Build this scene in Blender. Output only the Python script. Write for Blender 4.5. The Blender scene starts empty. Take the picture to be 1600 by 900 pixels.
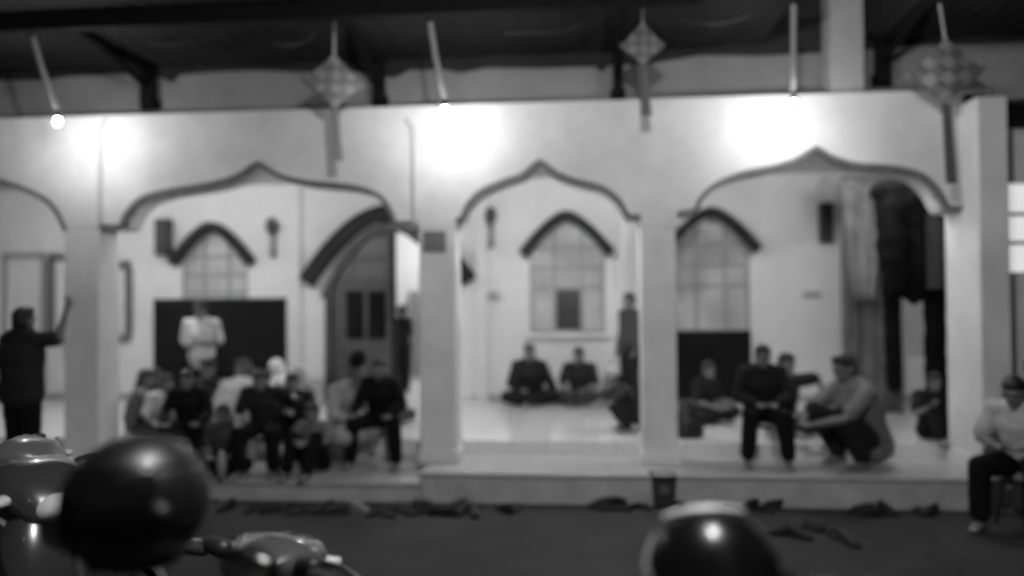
import bpy, bmesh, math, random
import numpy as np
from mathutils import Vector, Matrix

random.seed(7)
rng = np.random.default_rng(7)
R = math.radians
scene = bpy.context.scene
COL = scene.collection

# ------------------------------------------------------------------ camera
FPX = 1200.0                       # focal length in pixels of the 1600 px wide photograph
CAM = Vector((0.0, 0.0, 1.65))     # z = 0 is the veranda floor
YAW, PITCH, ROLL = R(5.0), R(0.95), 0.008
Fv = Vector((-math.sin(YAW) * math.cos(PITCH), math.cos(YAW) * math.cos(PITCH), math.sin(PITCH)))
R0 = Vector((math.cos(YAW), math.sin(YAW), 0))
U0 = R0.cross(Fv)
Rv = R0 * math.cos(ROLL) - U0 * math.sin(ROLL)
Uv = U0 * math.cos(ROLL) + R0 * math.sin(ROLL)
cd = bpy.data.cameras.new('camera')
cam = bpy.data.objects.new('camera', cd)
COL.objects.link(cam)
cam.matrix_world = Matrix(((Rv.x, Uv.x, -Fv.x, CAM.x), (Rv.y, Uv.y, -Fv.y, CAM.y), (Rv.z, Uv.z, -Fv.z, CAM.z), (0, 0, 0, 1)))
cd.sensor_width = 36.0
cd.lens = FPX / 1600 * 36
cd.clip_start, cd.clip_end = 0.05, 3000
cd.dof.use_dof = True              # the photograph is out of focus all over
cd.dof.focus_distance = 3.4
cd.dof.aperture_fstop = 0.5
scene.camera = cam

# ------------------------------------------------------------------ world, moon, exposure
world = bpy.data.worlds.new('World')
scene.world = world
world.use_nodes = True
wn, wl = world.node_tree.nodes, world.node_tree.links
bg = wn['Background']
sky = wn.new('ShaderNodeTexSky')
sky.sky_type = 'NISHITA'
sky.sun_disc = False
sky.sun_elevation = R(-2.0)
sky.sun_rotation = R(200)
bw = wn.new('ShaderNodeRGBToBW')
wl.new(sky.outputs[0], bw.inputs[0])
wl.new(bw.outputs[0], bg.inputs[0])
bg.inputs[1].default_value = 0.12
sd = bpy.data.lights.new('moon', 'SUN')
sd.energy = 0.012
sd.angle = R(0.5)
moon = bpy.data.objects.new('moon', sd)
moon.rotation_euler = (R(40), 0, R(20))
COL.objects.link(moon)
scene.view_settings.view_transform = 'Standard'
scene.view_settings.look = 'None'
scene.view_settings.gamma = 1.0
scene.view_settings.exposure = 0.6
scene.view_settings.use_curve_mapping = False
scene.render.engine = 'CYCLES'
scene.cycles.use_denoising = True
scene.cycles.max_bounces = 8
scene.cycles.sample_clamp_indirect = 6.0


def ray(px, py):
    return Fv + Rv * ((px - 800) / FPX) + Uv * ((450 - py) / FPX)


def at(px, py, Y):
    d = ray(px, py)
    return CAM + d * ((Y - CAM.y) / d.y)


def atz(px, py, z):
    d = ray(px, py)
    return CAM + d * ((z - CAM.z) / d.z)


def ax(px, Y, py=470):
    return at(px, py, Y).x


def az(px, py, Y):
    return at(px, py, Y).z


# ------------------------------------------------------------------ materials (a black and white picture: greys only)
MATS = {}


def mat(name, g, rough=0.6, var=0.0, scale=6.0, bump=0.0, bscale=40.0, spec=0.5, coat=0.0, metal=0.0, emit=None, detail=4.0):
    if name in MATS:
        return MATS[name]
    m = bpy.data.materials.new(name)
    m.use_nodes = True
    n, l = m.node_tree.nodes, m.node_tree.links
    p = n['Principled BSDF']
    p.inputs['Base Color'].default_value = (g, g, g, 1)
    p.inputs['Roughness'].default_value = rough
    p.inputs['Specular IOR Level'].default_value = spec
    p.inputs['Metallic'].default_value = metal
    p.inputs['Coat Weight'].default_value = coat
    p.inputs['Coat Roughness'].default_value = 0.06
    tc = n.new('ShaderNodeTexCoord')
    if var > 0:
        nz = n.new('ShaderNodeTexNoise')
        nz.inputs['Scale'].default_value = scale
        nz.inputs['Detail'].default_value = detail
        nz.inputs['Roughness'].default_value = 0.62
        l.new(tc.outputs['Object'], nz.inputs['Vector'])
        rp = n.new('ShaderNodeValToRGB')
        a, b = max(0, g * (1 - var)), min(0.92, g * (1 + var))
        rp.color_ramp.elements[0].position, rp.color_ramp.elements[1].position = 0.3, 0.7
        rp.color_ramp.elements[0].color = (a, a, a, 1)
        rp.color_ramp.elements[1].color = (b, b, b, 1)
        l.new(nz.outputs['Fac'], rp.inputs[0])
        l.new(rp.outputs[0], p.inputs['Base Color'])
    if bump > 0:
        nb = n.new('ShaderNodeTexNoise')
        nb.inputs['Scale'].default_value = bscale
        nb.inputs['Detail'].default_value = 5
        l.new(tc.outputs['Object'], nb.inputs['Vector'])
        bp = n.new('ShaderNodeBump')
        bp.inputs['Strength'].default_value = bump
        bp.inputs['Distance'].default_value = 0.02
        l.new(nb.outputs['Fac'], bp.inputs['Height'])
        l.new(bp.outputs[0], p.inputs['Normal'])
    if emit:
        p.inputs['Emission Color'].default_value = (1, 1, 1, 1)
        p.inputs['Emission Strength'].default_value = emit
    MATS[name] = m
    return m


def tile_mat(name, g, size, rough):
    m = mat(name, g, rough)
    n, l = m.node_tree.nodes, m.node_tree.links
    p = n['Principled BSDF']
    tc = n.new('ShaderNodeTexCoord')
    b = n.new('ShaderNodeTexBrick')
    b.offset = 0.0
    b.inputs['Scale'].default_value = 1.0
    b.inputs['Brick Width'].default_value = size
    b.inputs['Row Height'].default_value = size
    b.inputs['Mortar Size'].default_value = 0.004
    b.inputs['Color1'].default_value = (g, g, g, 1)
    b.inputs['Color2'].default_value = (g * .93, g * .93, g * .93, 1)
    b.inputs['Mortar'].default_value = (g * .55, g * .55, g * .55, 1)
    l.new(tc.outputs['Object'], b.inputs['Vector'])
    l.new(b.outputs['Color'], p.inputs['Base Color'])
    nz = n.new('ShaderNodeTexNoise')
    nz.inputs['Scale'].default_value = 1.7
    l.new(tc.outputs['Object'], nz.inputs['Vector'])
    mr = n.new('ShaderNodeMapRange')
    mr.inputs['To Min'].default_value = rough * .7
    mr.inputs['To Max'].default_value = rough * 1.6
    l.new(nz.outputs['Fac'], mr.inputs['Value'])
    l.new(mr.outputs[0], p.inputs['Roughness'])
    return m


def glass_mat():
    m = bpy.data.materials.new('window_glass')
    m.use_nodes = True
    n, l = m.node_tree.nodes, m.node_tree.links
    n.remove(n['Principled BSDF'])
    out = n['Material Output']
    tr = n.new('ShaderNodeBsdfTransparent')
    tr.inputs[0].default_value = (.7, .7, .7, 1)
    df = n.new('ShaderNodeBsdfDiffuse')
    df.inputs[0].default_value = (.82, .82, .82, 1)
    tl = n.new('ShaderNodeBsdfTranslucent')
    tl.inputs[0].default_value = (.6, .6, .6, 1)
    fz = n.new('ShaderNodeMixShader')
    fz.inputs[0].default_value = .3
    l.new(df.outputs[0], fz.inputs[1])
    l.new(tl.outputs[0], fz.inputs[2])
    tc = n.new('ShaderNodeTexCoord')
    nz = n.new('ShaderNodeTexNoise')
    nz.inputs['Scale'].default_value = 1.6
    l.new(tc.outputs['Object'], nz.inputs['Vector'])
    mr = n.new('ShaderNodeMapRange')
    mr.inputs['From Min'].default_value, mr.inputs['From Max'].default_value = .3, .7
    mr.inputs['To Min'].default_value, mr.inputs['To Max'].default_value = .6, .95
    l.new(nz.outputs['Fac'], mr.inputs['Value'])
    fx = n.new('ShaderNodeMixShader')
    l.new(mr.outputs[0], fx.inputs[0])
    l.new(tr.outputs[0], fx.inputs[1])
    l.new(fz.outputs[0], fx.inputs[2])
    gl = n.new('ShaderNodeBsdfGlossy')
    gl.inputs['Roughness'].default_value = 0.08
    fr = n.new('ShaderNodeFresnel')
    fr.inputs[0].default_value = 1.9
    mx = n.new('ShaderNodeMixShader')
    l.new(fr.outputs[0], mx.inputs[0])
    l.new(fx.outputs[0], mx.inputs[1])
    l.new(gl.outputs[0], mx.inputs[2])
    l.new(mx.outputs[0], out.inputs[0])
    return m


PLASTER = mat('white_plaster', .74, .75, .14, 1.3, .12, 25)
PLASTER_IN = mat('inner_plaster', .66, .7, .08, 1.1, .1, 25)
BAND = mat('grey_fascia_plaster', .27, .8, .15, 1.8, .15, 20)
TRIM = mat('grey_arch_trim', .16, .6, .15, 5)
HOODM = mat('dark_arch_stone', .024, .8, .25, 7, .2, 30, spec=.15)
FLOOR = tile_mat('glossy_floor_tile', .78, .4, .10)
STEP = tile_mat('step_tile', .46, .3, .3)
RISER = mat('step_face_concrete', .50, .8, .2, 3, .2, 30)
ASPH = mat('ground_asphalt', .018, .85, .75, 1.1, .5, 60, detail=9)
STEEL = mat('dark_steel', .008, .7, .3, 8, spec=.15)
ROOFM = mat('roof_sheet_metal', .034, .8, .2, 1.5, spec=.15)
DOORM = mat('dark_door_wood', .06, .45, .3, 9)
FRAMEM = mat('window_frame_paint', .28, .5, .1, 6)
GLASS = glass_mat()
CURT = mat('pale_curtain_cloth', .52, .9, .15, 3)
BLACKP = mat('black_plastic', .012, .45, .2, 12)
BLACKG = mat('black_gloss_shell', .006, .42, coat=.04)
BOARDM = mat('black_board', .006, .85, .25, 3, spec=.1)
BULBM = mat('bulb_light', 1, .5, emit=610)
TUBEM = mat('tube_light', 1, .5, emit=235)
CHROME = mat('chrome', .6, .18, metal=1)
GREYPL = mat('pale_grey_plastic', .42, .45, .1, 10)
WHITEPL = mat('white_plastic', .7, .4, .06, 10)
RUBBER = mat('rubber', .02, .8, .3, 15)
CORD = mat('pale_cord', .45, .7, .2, 30)
KET_A = mat('woven_ribbon_pale', .26, .6, .2, 18)
KET_B = mat('woven_ribbon_dark', .15, .6, .2, 18)
SKIN = mat('skin', .17, .55, .15, 9, .06, 60)
HAIR = mat('dark_hair', .010, .55, .4, 40, .5, 90)
EYE = mat('eye', .02, .2)


def cloth(g):
    return mat('cloth_%03d' % int(g * 1000), g, .9, .22, 7, .25, 90, spec=.2)


# ------------------------------------------------------------------ mesh helpers
def link(name, me, m=None, parent=None, smooth=False):
    o = bpy.data.objects.new(name, me)
    COL.objects.link(o)
    if m:
        me.materials.append(m)
    if parent:
        o.parent = parent
    if smooth:
        me.polygons.foreach_set('use_smooth', [True] * len(me.polygons))
    return o


def tag(o, label, cat=None, group=None, kind=None):
    o['label'] = label
    if cat:
        o['category'] = cat
    if group:
        o['group'] = group
    if kind:
        o['kind'] = kind
    return o


def thing(name, label, cat, loc=(0, 0, 0), rz=0.0, group=None):
    o = bpy.data.objects.new(name, None)
    COL.objects.link(o)
    o.location = loc
    o.rotation_euler = (0, 0, rz)
    o.empty_display_size = .1
    return tag(o, label, cat, group)


class MB:
    """collects closed shapes; build() links them as one mesh"""
    def __init__(s):
        s.v, s.f = [], []

    def add(s, v, f):
        k = len(s.v)
        s.v += [tuple(p) for p in v]
        s.f += [tuple(i + k for i in q) for q in f]
        return s

    def box(s, x0, x1, y0, y1, z0, z1):
        v = [(x0, y0, z0), (x1, y0, z0), (x1, y1, z0), (x0, y1, z0), (x0, y0, z1), (x1, y0, z1), (x1, y1, z1), (x0, y1, z1)]
        return s.add(v, [(0, 3, 2, 1), (4, 5, 6, 7), (0, 1, 5, 4), (1, 2, 6, 5), (2, 3, 7, 6), (3, 0, 4, 7)])

    def sweep(s, pts, rad, side=None, n=12, caps=True, power=1.0):
        """tube through pts; rad: scalar or (side, other) per point; rounded ends"""
        P = [Vector(p) for p in pts]
        Rr = [(r, r) if not isinstance(r, (tuple, list)) else r for r in rad]
        side = Vector(side) if side is not None else None
        rings = []
        m = len(P)

        def frame(t):
            ref = side
            if ref is None:
                ref = Vector((1, 0, 0)) if abs(t.x) < .85 else Vector((0, 1, 0))
            a = ref - t * ref.dot(t)
            if a.length < 1e-4:
                ref = Vector((0, 1, 0))
                a = ref - t * ref.dot(t)
            a.normalize()
            return a, t.cross(a)
        for i in range(m):
            t = (P[min(i + 1, m - 1)] - P[max(i - 1, 0)])
            if t.length < 1e-6:
                t = Vector((0, 0, 1))
            t.normalize()
            rings.append((P[i], t, Rr[i]))
        full = []
        if caps:
            c, t, r = rings[0]
            k = min(r)
            for a in (80, 55, 28):
                full.append((c - t * k * math.sin(R(a)), t, (r[0] * math.cos(R(a)), r[1] * math.cos(R(a)))))
        full += rings
        if caps:
            c, t, r = rings[-1]
            k = min(r)
            for a in (28, 55, 80):
                full.append((c + t * k * math.sin(R(a)), t, (r[0] * math.cos(R(a)), r[1] * math.cos(R(a)))))
        v, f = [], []
        for c, t, r in full:
            a, b = frame(t)
            for j in range(n):
                th = 2 * math.pi * j / n
                ca, sa = math.cos(th), math.sin(th)
                if power != 1.0:
                    ca = math.copysign(abs(ca) ** power, ca)
                    sa = math.copysign(abs(sa) ** power, sa)
                v.append(c + a * (r[0] * ca) + b * (r[1] * sa))
        k = len(full)
        for i in range(k - 1):
            for j in range(n):
                f.append((i * n + j, i * n + (j + 1) % n, (i + 1) * n + (j + 1) % n, (i + 1) * n + j))
        f.append(tuple(range(n - 1, -1, -1)))
        f.append(tuple((k - 1) * n + j for j in range(n)))
        return s.add(v, f)

    def ball(s, c, rx, ry, rz, A=None, n=14, m=9):
        c = Vector(c)
        v, f = [], []
        for i in range(1, m):
            ph = math.pi * i / m
            for j in range(n):
                th = 2 * math.pi * j / n
                p = Vector((rx * math.sin(ph) * math.cos(th), ry * math.sin(ph) * math.sin(th), rz * math.cos(ph)))
                v.append(c + (A @ p if A else p))
        top = c + (A @ Vector((0, 0, rz)) if A else Vector((0, 0, rz)))
        bot = c - (A @ Vector((0, 0, rz)) if A else Vector((0, 0, rz)))
        v += [top, bot]
        T, B = len(v) - 2, len(v) - 1
        for i in range(m - 2):
            for j in range(n):
                f.append((i * n + j, (i + 1) * n + j, (i + 1) * n + (j + 1) % n, i * n + (j + 1) % n))
        for j in range(n):
            f.append((T, j, (j + 1) % n))
            f.append((B, (m - 2) * n + (j + 1) % n, (m - 2) * n + j))
        return s.add(v, f)

    def ribbon(s, pts, w, y0, y1):
        """bar of height w following a curve of (x, z) points, between two y"""
        n = len(pts)
        v, f = [], []
        for i, (x, z) in enumerate(pts):
            xa, za = pts[max(i - 1, 0)]
            xb, zb = pts[min(i + 1, n - 1)]
            t = Vector((xb - xa, zb - za))
            t = t.normalized() if t.length > 1e-6 else Vector((1, 0))
            nx, nz = -t.y, t.x
            for (q, y) in ((0, y0), (w, y0), (w, y1), (0, y1)):
                v.append((x + nx * q, y, z + nz * q))
        for i in range(n - 1):
            for j in range(4):
                a, b = i * 4 + j, i * 4 + (j + 1) % 4
                f.append((a, b, b + 4, a + 4))
        f.append((3, 2, 1, 0))
        k = (n - 1) * 4
        f.append((k, k + 1, k + 2, k + 3))
        return s.add(v, f)

    def disc_prism(s, outline, y0, y1):
        """extrude an (x, z) outline from y0 to y1"""
        n = len(outline)
        v = [(x, y0, z) for x, z in outline] + [(x, y1, z) for x, z in outline]
        f = [tuple(range(n - 1, -1, -1)), tuple(range(n, 2 * n))]
        for j in range(n):
            f.append((j, (j + 1) % n, n + (j + 1) % n, n + j))
        return s.add(v, f)

    def mesh(s, name):
        me = bpy.data.meshes.new(name)
        me.from_pydata([tuple(p) for p in s.v], [], s.f)
        bm = bmesh.new()
        bm.from_mesh(me)
        bmesh.ops.recalc_face_normals(bm, faces=bm.faces)
        bm.to_mesh(me)
        bm.free()
        return me

    def build(s, name, m, parent=None, smooth=False, bevel=0.0):
        o = link(name, s.mesh(name), m, parent, smooth)
        if bevel:
            b = o.modifiers.new('bevel', 'BEVEL')
            b.width = bevel
            b.segments = 2
            b.limit_method = 'ANGLE'
        return o


def spline(pts, k=8):
    """Catmull-Rom through 2D points"""
    P = [np.array(p, float) for p in pts]
    P = [2 * P[0] - P[1]] + P + [2 * P[-1] - P[-2]]
    out = []
    for i in range(1, len(P) - 2):
        for j in range(k):
            t = j / k
            out.append(.5 * ((2 * P[i]) + (-P[i - 1] + P[i + 1]) * t + (2 * P[i - 1] - 5 * P[i] + 4 * P[i + 1] - P[i + 2]) * t * t + (-P[i - 1] + 3 * P[i] - 3 * P[i + 1] + P[i + 2]) * t ** 3))
    out.append(P[-2])
    return [tuple(p) for p in out]


# ------------------------------------------------------------------ levels
GZ = -0.47          # ground in front of the steps
YS = 8.0            # front of the lower step
YF = 8.5            # face of the arcade
YE = 9.02           # edge of the veranda floor
YB = atz(850, 626, 0).y   # back wall
ZTOP = az(800, 168, YF)
ZLEFT = -0.26       # lower landing in front of the left bay

# ------------------------------------------------------------------ ground
def gz(y):
    t = min(1, max(0, (y - 2.6) / 3.6))
    t = t * t * (3 - 2 * t)
    return -0.10 + (GZ + 0.10) * t


xs = np.array([-400, -120, -40, -15] + list(np.arange(-8, 8.1, .5)) + [15, 40, 120, 400])
ys = np.array([-300, -80, -20, -6, 0, 1] + list(np.arange(2, 9.1, .3)) + [12, 20, 40, 120, 500])
gv = [(x, y, gz(y)) for y in ys for x in xs]
nx = len(xs)
gf = [(j * nx + i, j * nx + i + 1, (j + 1) * nx + i + 1, (j + 1) * nx + i) for j in range(len(ys) - 1) for i in range(nx - 1)]
me = bpy.data.meshes.new('ground')
me.from_pydata(gv, [], gf)
g = link('ground', me, ASPH, smooth=True)
g['kind'] = 'structure'

# ------------------------------------------------------------------ mosque
mosque = thing('mosque_building', 'white arcaded mosque with pointed ogee arches, veranda and tiled steps', 'building', (0, 0, GZ))


def part(mb, name, m, parent=mosque, smooth=False, bevel=0.0):
    """a part whose mesh is written in world coordinates"""
    base = Vector((0, 0, GZ))
    mb.v = [(x - base.x, y - base.y, z - base.z) for x, y, z in mb.v]
    return mb.build(name, m, parent, smooth, bevel)


XL, XR = ax(-420, YF), ax(1580, 8.16)
XSPLIT = ax(655, YS, 750)
# floors and steps
part(MB().box(XL, XR + 2.5, YE, YB + .1, -.16, 0), 'veranda_floor', FLOOR)
part(MB().box(XL, XR + 2.5, YE + .02, YB, GZ - .1, -.162), 'floor_base', RISER)
part(MB().box(XSPLIT, XR + 2.5, YS, YE + .016, -.192, -.15), 'step_tread', STEP, bevel=.008)
part(MB().box(XSPLIT + .004, XR + 2.5, YS + .025, YE + .012, GZ - .1, -.194), 'step_face', RISER)
part(MB().box(XL, XSPLIT - .004, YS - .02, YE + .016, ZLEFT - .042, ZLEFT), 'landing_tread', STEP, bevel=.008)
part(MB().box(XL, XSPLIT - .006, YS + .01, YE + .012, GZ - .1, ZLEFT - .044), 'landing_face', RISER)
# side landing at the far left, where a man stands
XPL = ax(132, 7.6, 680)
part(MB().box(XL, XPL, 6.4, YS - .024, GZ - .1, -.08), 'side_landing', STEP, bevel=.01)

# columns: (left px, right px) at the arcade face
cols = [(100, 155), (655, 712), (1003, 1057)]
spring = []
for a, b in cols:
    x0, x1 = ax(a, YF, 500), ax(b, YF, 500)
    zs = az((a + b) / 2, 356, YF)
    spring.append((x0, x1, zs))
    foot = ZLEFT if a < 400 else -.15
    part(MB().box(x0, x1, YF, YF + .40, foot, zs), 'column', PLASTER, bevel=.015)
    part(MB().box(x0 - .02, x1 + .02, YF - .02, YF + .42, foot + .002, foot + .13), 'column_base', PLASTER, bevel=.01)

# arches as pixel curves on the arcade face
arches = [
    [(-330, 365), (-295, 352), (-265, 315), (-200, 298), (-120, 276), (-92, 252), (-60, 272), (0, 287), (50, 305), (80, 325), (98, 358), (100, 362)],
    [(156, 358), (190, 357), (200, 338), (222, 315), (262, 303), (330, 292), (372, 279), (403, 259), (436, 279), (480, 289), (550, 296), (588, 309), (606, 330), (617, 352), (653, 352)],
    [(714, 350), (726, 342), (735, 322), (755, 302), (790, 287), (818, 277), (843, 256), (868, 275), (900, 287), (938, 297), (962, 315), (976, 338), (986, 343), (1001, 343)],
    [(1059, 338), (1088, 332), (1100, 312), (1122, 292), (1160, 276), (1215, 264), (1248, 253), (1275, 236), (1300, 251), (1335, 262), (1395, 267), (1435, 277), (1460, 298), (1474, 322), (1482, 329), (1508, 329)],
]
apex_i = [5, 7, 6, 7]


def arch_curve(pts, k):
    """smooth each half, keep the point at the apex"""
    a = spline(pts[:k + 1], 5)[:-1]
    b = spline(pts[k:], 5)
    out = []
    for px, py in a + b:
        p = at(px, py, YF)
        if not out or p.x > out[-1][0] + 1e-3:
            out.append((p.x, p.z))
    return out


curves = [arch_curve(p, k) for p, k in zip(arches, apex_i)]
# the arcade wall: above each arch and between
for c in curves:
    v, f = [], []
    for x, z in c:
        v += [(x, YF, z), (x, YF, ZTOP), (x, YF + .36, z), (x, YF + .36, ZTOP)]
    n = len(c)
    for i in range(n - 1):
        a, b = 4 * i, 4 * i + 4
        f += [(a, b, b + 1, a + 1), (a + 2, a + 3, b + 3, b + 2), (a, a + 2, b + 2, b), (a + 1, b + 1, b + 3, a + 3)]
    f += [(0, 1, 3, 2), (4 * n - 4, 4 * n - 2, 4 * n - 1, 4 * n - 3)]
    part(MB().add(v, f), 'arcade_wall', PLASTER)
    part(MB().ribbon(c, .058, YF - .015, YF + .10), 'arch_trim', TRIM)
ends = [(curves[i][-1][0], curves[i + 1][0][0]) for i in range(3)] + [(curves[3][-1][0], XR + .0)]
for (xa, xb), (x0, x1, zs) in zip(ends[:3], spring):
    part(MB().box(xa + .001, xb - .001, YF - .004, YF + .362, zs + .001, ZTOP - .002), 'arcade_pier', PLASTER)
# corner pier that stands forward of the arcade at the right
xd0, xd1 = ax(1532, 8.16), ax(1580, 8.16)
part(MB().box(xd0, xd1, 8.16, 8.9, -.15, az(1555, 150, 8.16)), 'corner_pier', PLASTER, bevel=.015)
part(MB().box(xd0 - .02, xd1 + .02, 8.14, 8.9, -.148, 0), 'pier_base', PLASTER, bevel=.01)
part(MB().box(curves[3][-1][0], xd0 - .002, YF + .002, YF + .36, -.15, ZTOP), 'arcade_pier', PLASTER)
part(MB().box(xd0 - .05, xd1 + 2.4, YF + .10, YF + .36, az(1555, 152, YF), az(1555, 75, YF)), 'upper_lintel', BAND)
# wall beyond the corner pier with a lit window
xw = xd1 + .02
part(MB().box(xw, xw + 2.2, YF + .25, YF + .4, -.15, az(1590, 425, YF)), 'side_wall', PLASTER)
part(MB().box(xw, xw + 2.2, YF + .25, YF + .4, az(1590, 280, YF), az(1590, 150, YF)), 'side_wall', PLASTER)
wlit = part(MB().box(xw + .05, xw + .9, YF + .32, YF + .34, az(1590, 423, YF), az(1590, 282, YF)), 'lit_window', mat('lit_window_pane', .8, .5, emit=.38))
for zz in (.33, .66):
    part(MB().box(xw + .051, xw + .9, YF + .30, YF + .318, az(1590, 423, YF) + zz * (az(1590, 282, YF) - az(1590, 423, YF)) - .02, az(1590, 423, YF) + zz * (az(1590, 282, YF) - az(1590, 423, YF)) + .02), 'window_bar', FRAMEM)
part(MB().box(xw + .001, xw + .05, YF + .26, YF + .38, az(1590, 424, YF), az(1590, 281, YF)), 'window_frame', FRAMEM)
part(MB().box(xw - .01, xw + .9, YF + .05, YF + .24, az(1590, 192, YF), az(1590, 158, YF)), 'window_awning', STEEL)

# mouldings that frame the left arch, with a bent top
for px, s in ((157, 1), (647, -1)):
    x = ax(px, YF, 280)
    zt, zb = az(px, 200, YF), az(px, 350, YF)
    part(MB().sweep([(x, YF - .012, zb), (x, YF - .012, zt), (x + s * .07, YF - .012, zt + .09)], [.026] * 3, n=8), 'moulding', mat('moulding_grey', .55, .7))
# name plate on the second column
a, b = at(661, 393, YF), at(697, 361, YF)
part(MB().box(a.x, b.x, YF - .02, YF - .006, a.z, b.z), 'plate', mat('plate_grey', .17, .5, .3, 30), bevel=.004)

# ledge, upper wall band, ceiling
YU = 9.15
part(MB().box(XL, XR, YF + .001, YU, ZTOP + .001, ZTOP + .05), 'ledge', PLASTER)
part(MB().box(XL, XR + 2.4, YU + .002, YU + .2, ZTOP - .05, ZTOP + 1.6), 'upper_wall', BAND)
part(MB().box(XL, XR + 2.4, YF + .364, YB + .02, ZTOP - .14, ZTOP - .06), 'veranda_ceiling', PLASTER_IN)
# pale pillar of the upper floor
x0, x1 = ax(1297, 8.8, 60), ax(1350, 8.8, 60)
part(MB().box(x0, x1, 8.8, 9.1, ZTOP + .052, ZTOP + 2.2), 'upper_pillar', mat('pillar_plaster', .45, .8, .1, 2), bevel=.01)
# end walls of the veranda
part(MB().box(XR + 1.9, XR + 2.1, YF + .41, YB, 0, ZTOP - .141), 'end_wall', PLASTER_IN)

# back wall with openings
PXB = FPX / YB
def hood_z(cx, zp, hw, drop, p):
    return lambda x: zp - drop * (abs(x - cx) / hw) ** p


wins = []
for (cpx, top, hwp) in ((335, 345, 70), (885, 328, 73), (1108, 322, 75)):
    c = at(cpx, top, YB)
    hw = hwp / PXB
    wins.append((c.x, c.z, hw))
dc = at(607, 318, YB)
dhw = 133 / PXB
door_out = hood_z(dc.x, dc.z, dhw, (440 - 318) / PXB, 1.75)
door_in_hw = 104 / PXB
door_in = lambda x: dc.z - .36 - 1.15 * (abs(x - dc.x) / door_in_hw) ** 2.0
openings = [(dc.x - door_in_hw, dc.x + door_in_hw, 0.0, door_in)]
for cx, zp, hw in wins:
    openings.append((cx - hw * .80, cx + hw * .80, az(885, 521, YB), (lambda cx, zp, hw: (lambda x: zp - .22 - .66 * (abs(x - cx) / hw) ** 1.42))(cx, zp, hw)))
lx0, lx1 = ax(12, YB), ax(66, YB)
cuts = {XL, XR + 1.9}
for a, b, zb, fn in openings:
    for t in np.linspace(0, 1, 21):
        cuts.add(a + (b - a) * t)
cuts = sorted(cuts)
v, f = [], []
def quad(xa, xb, z0a, z0b, z1a, z1b):
    k = len(v)
    for y in (YB, YB + .18):
        v.extend([(xa, y, z0a), (xb, y, z0b), (xb, y, z1b), (xa, y, z1a)])
    f.extend([(k, k + 1, k + 2, k + 3), (k + 4, k + 7, k + 6, k + 5), (k, k + 4, k + 5, k + 1), (k + 3, k + 2, k + 6, k + 7), (k, k + 3, k + 7, k + 4), (k + 1, k + 5, k + 6, k + 2)])


ZC = ZTOP - .142
for xa, xb in zip(cuts[:-1], cuts[1:]):
    mid = (xa + xb) / 2
    op = [o for o in openings if o[0] < mid < o[1]]
    if op:
        _, _, zb, fn = op[0]
        if zb > 0:
            quad(xa, xb, .001, .001, zb, zb)
        quad(xa, xb, fn(xa), fn(xb), ZC, ZC)
    else:
        quad(xa, xb, .001, .001, ZC, ZC)
bwm = MB().add(v, f)
o = part(bwm, 'back_wall', PLASTER_IN)
# pilasters on the back wall
for a, b in ((452, 472), (742, 762), (965, 985)):
    part(MB().box(ax(a, YB), ax(b, YB), YB - .07, YB - .002, .002, ZC - .002), 'pilaster', PLASTER_IN, bevel=.01)
part(MB().box(XL, dc.x - dhw, YB - .02, YB - .003, .002, .10), 'skirting', mat('skirting_grey', .3, .5))
part(MB().box(dc.x + dhw, XR + 1.9, YB - .02, YB - .003, .002, .10), 'skirting', MATS['skirting_grey'])

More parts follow.
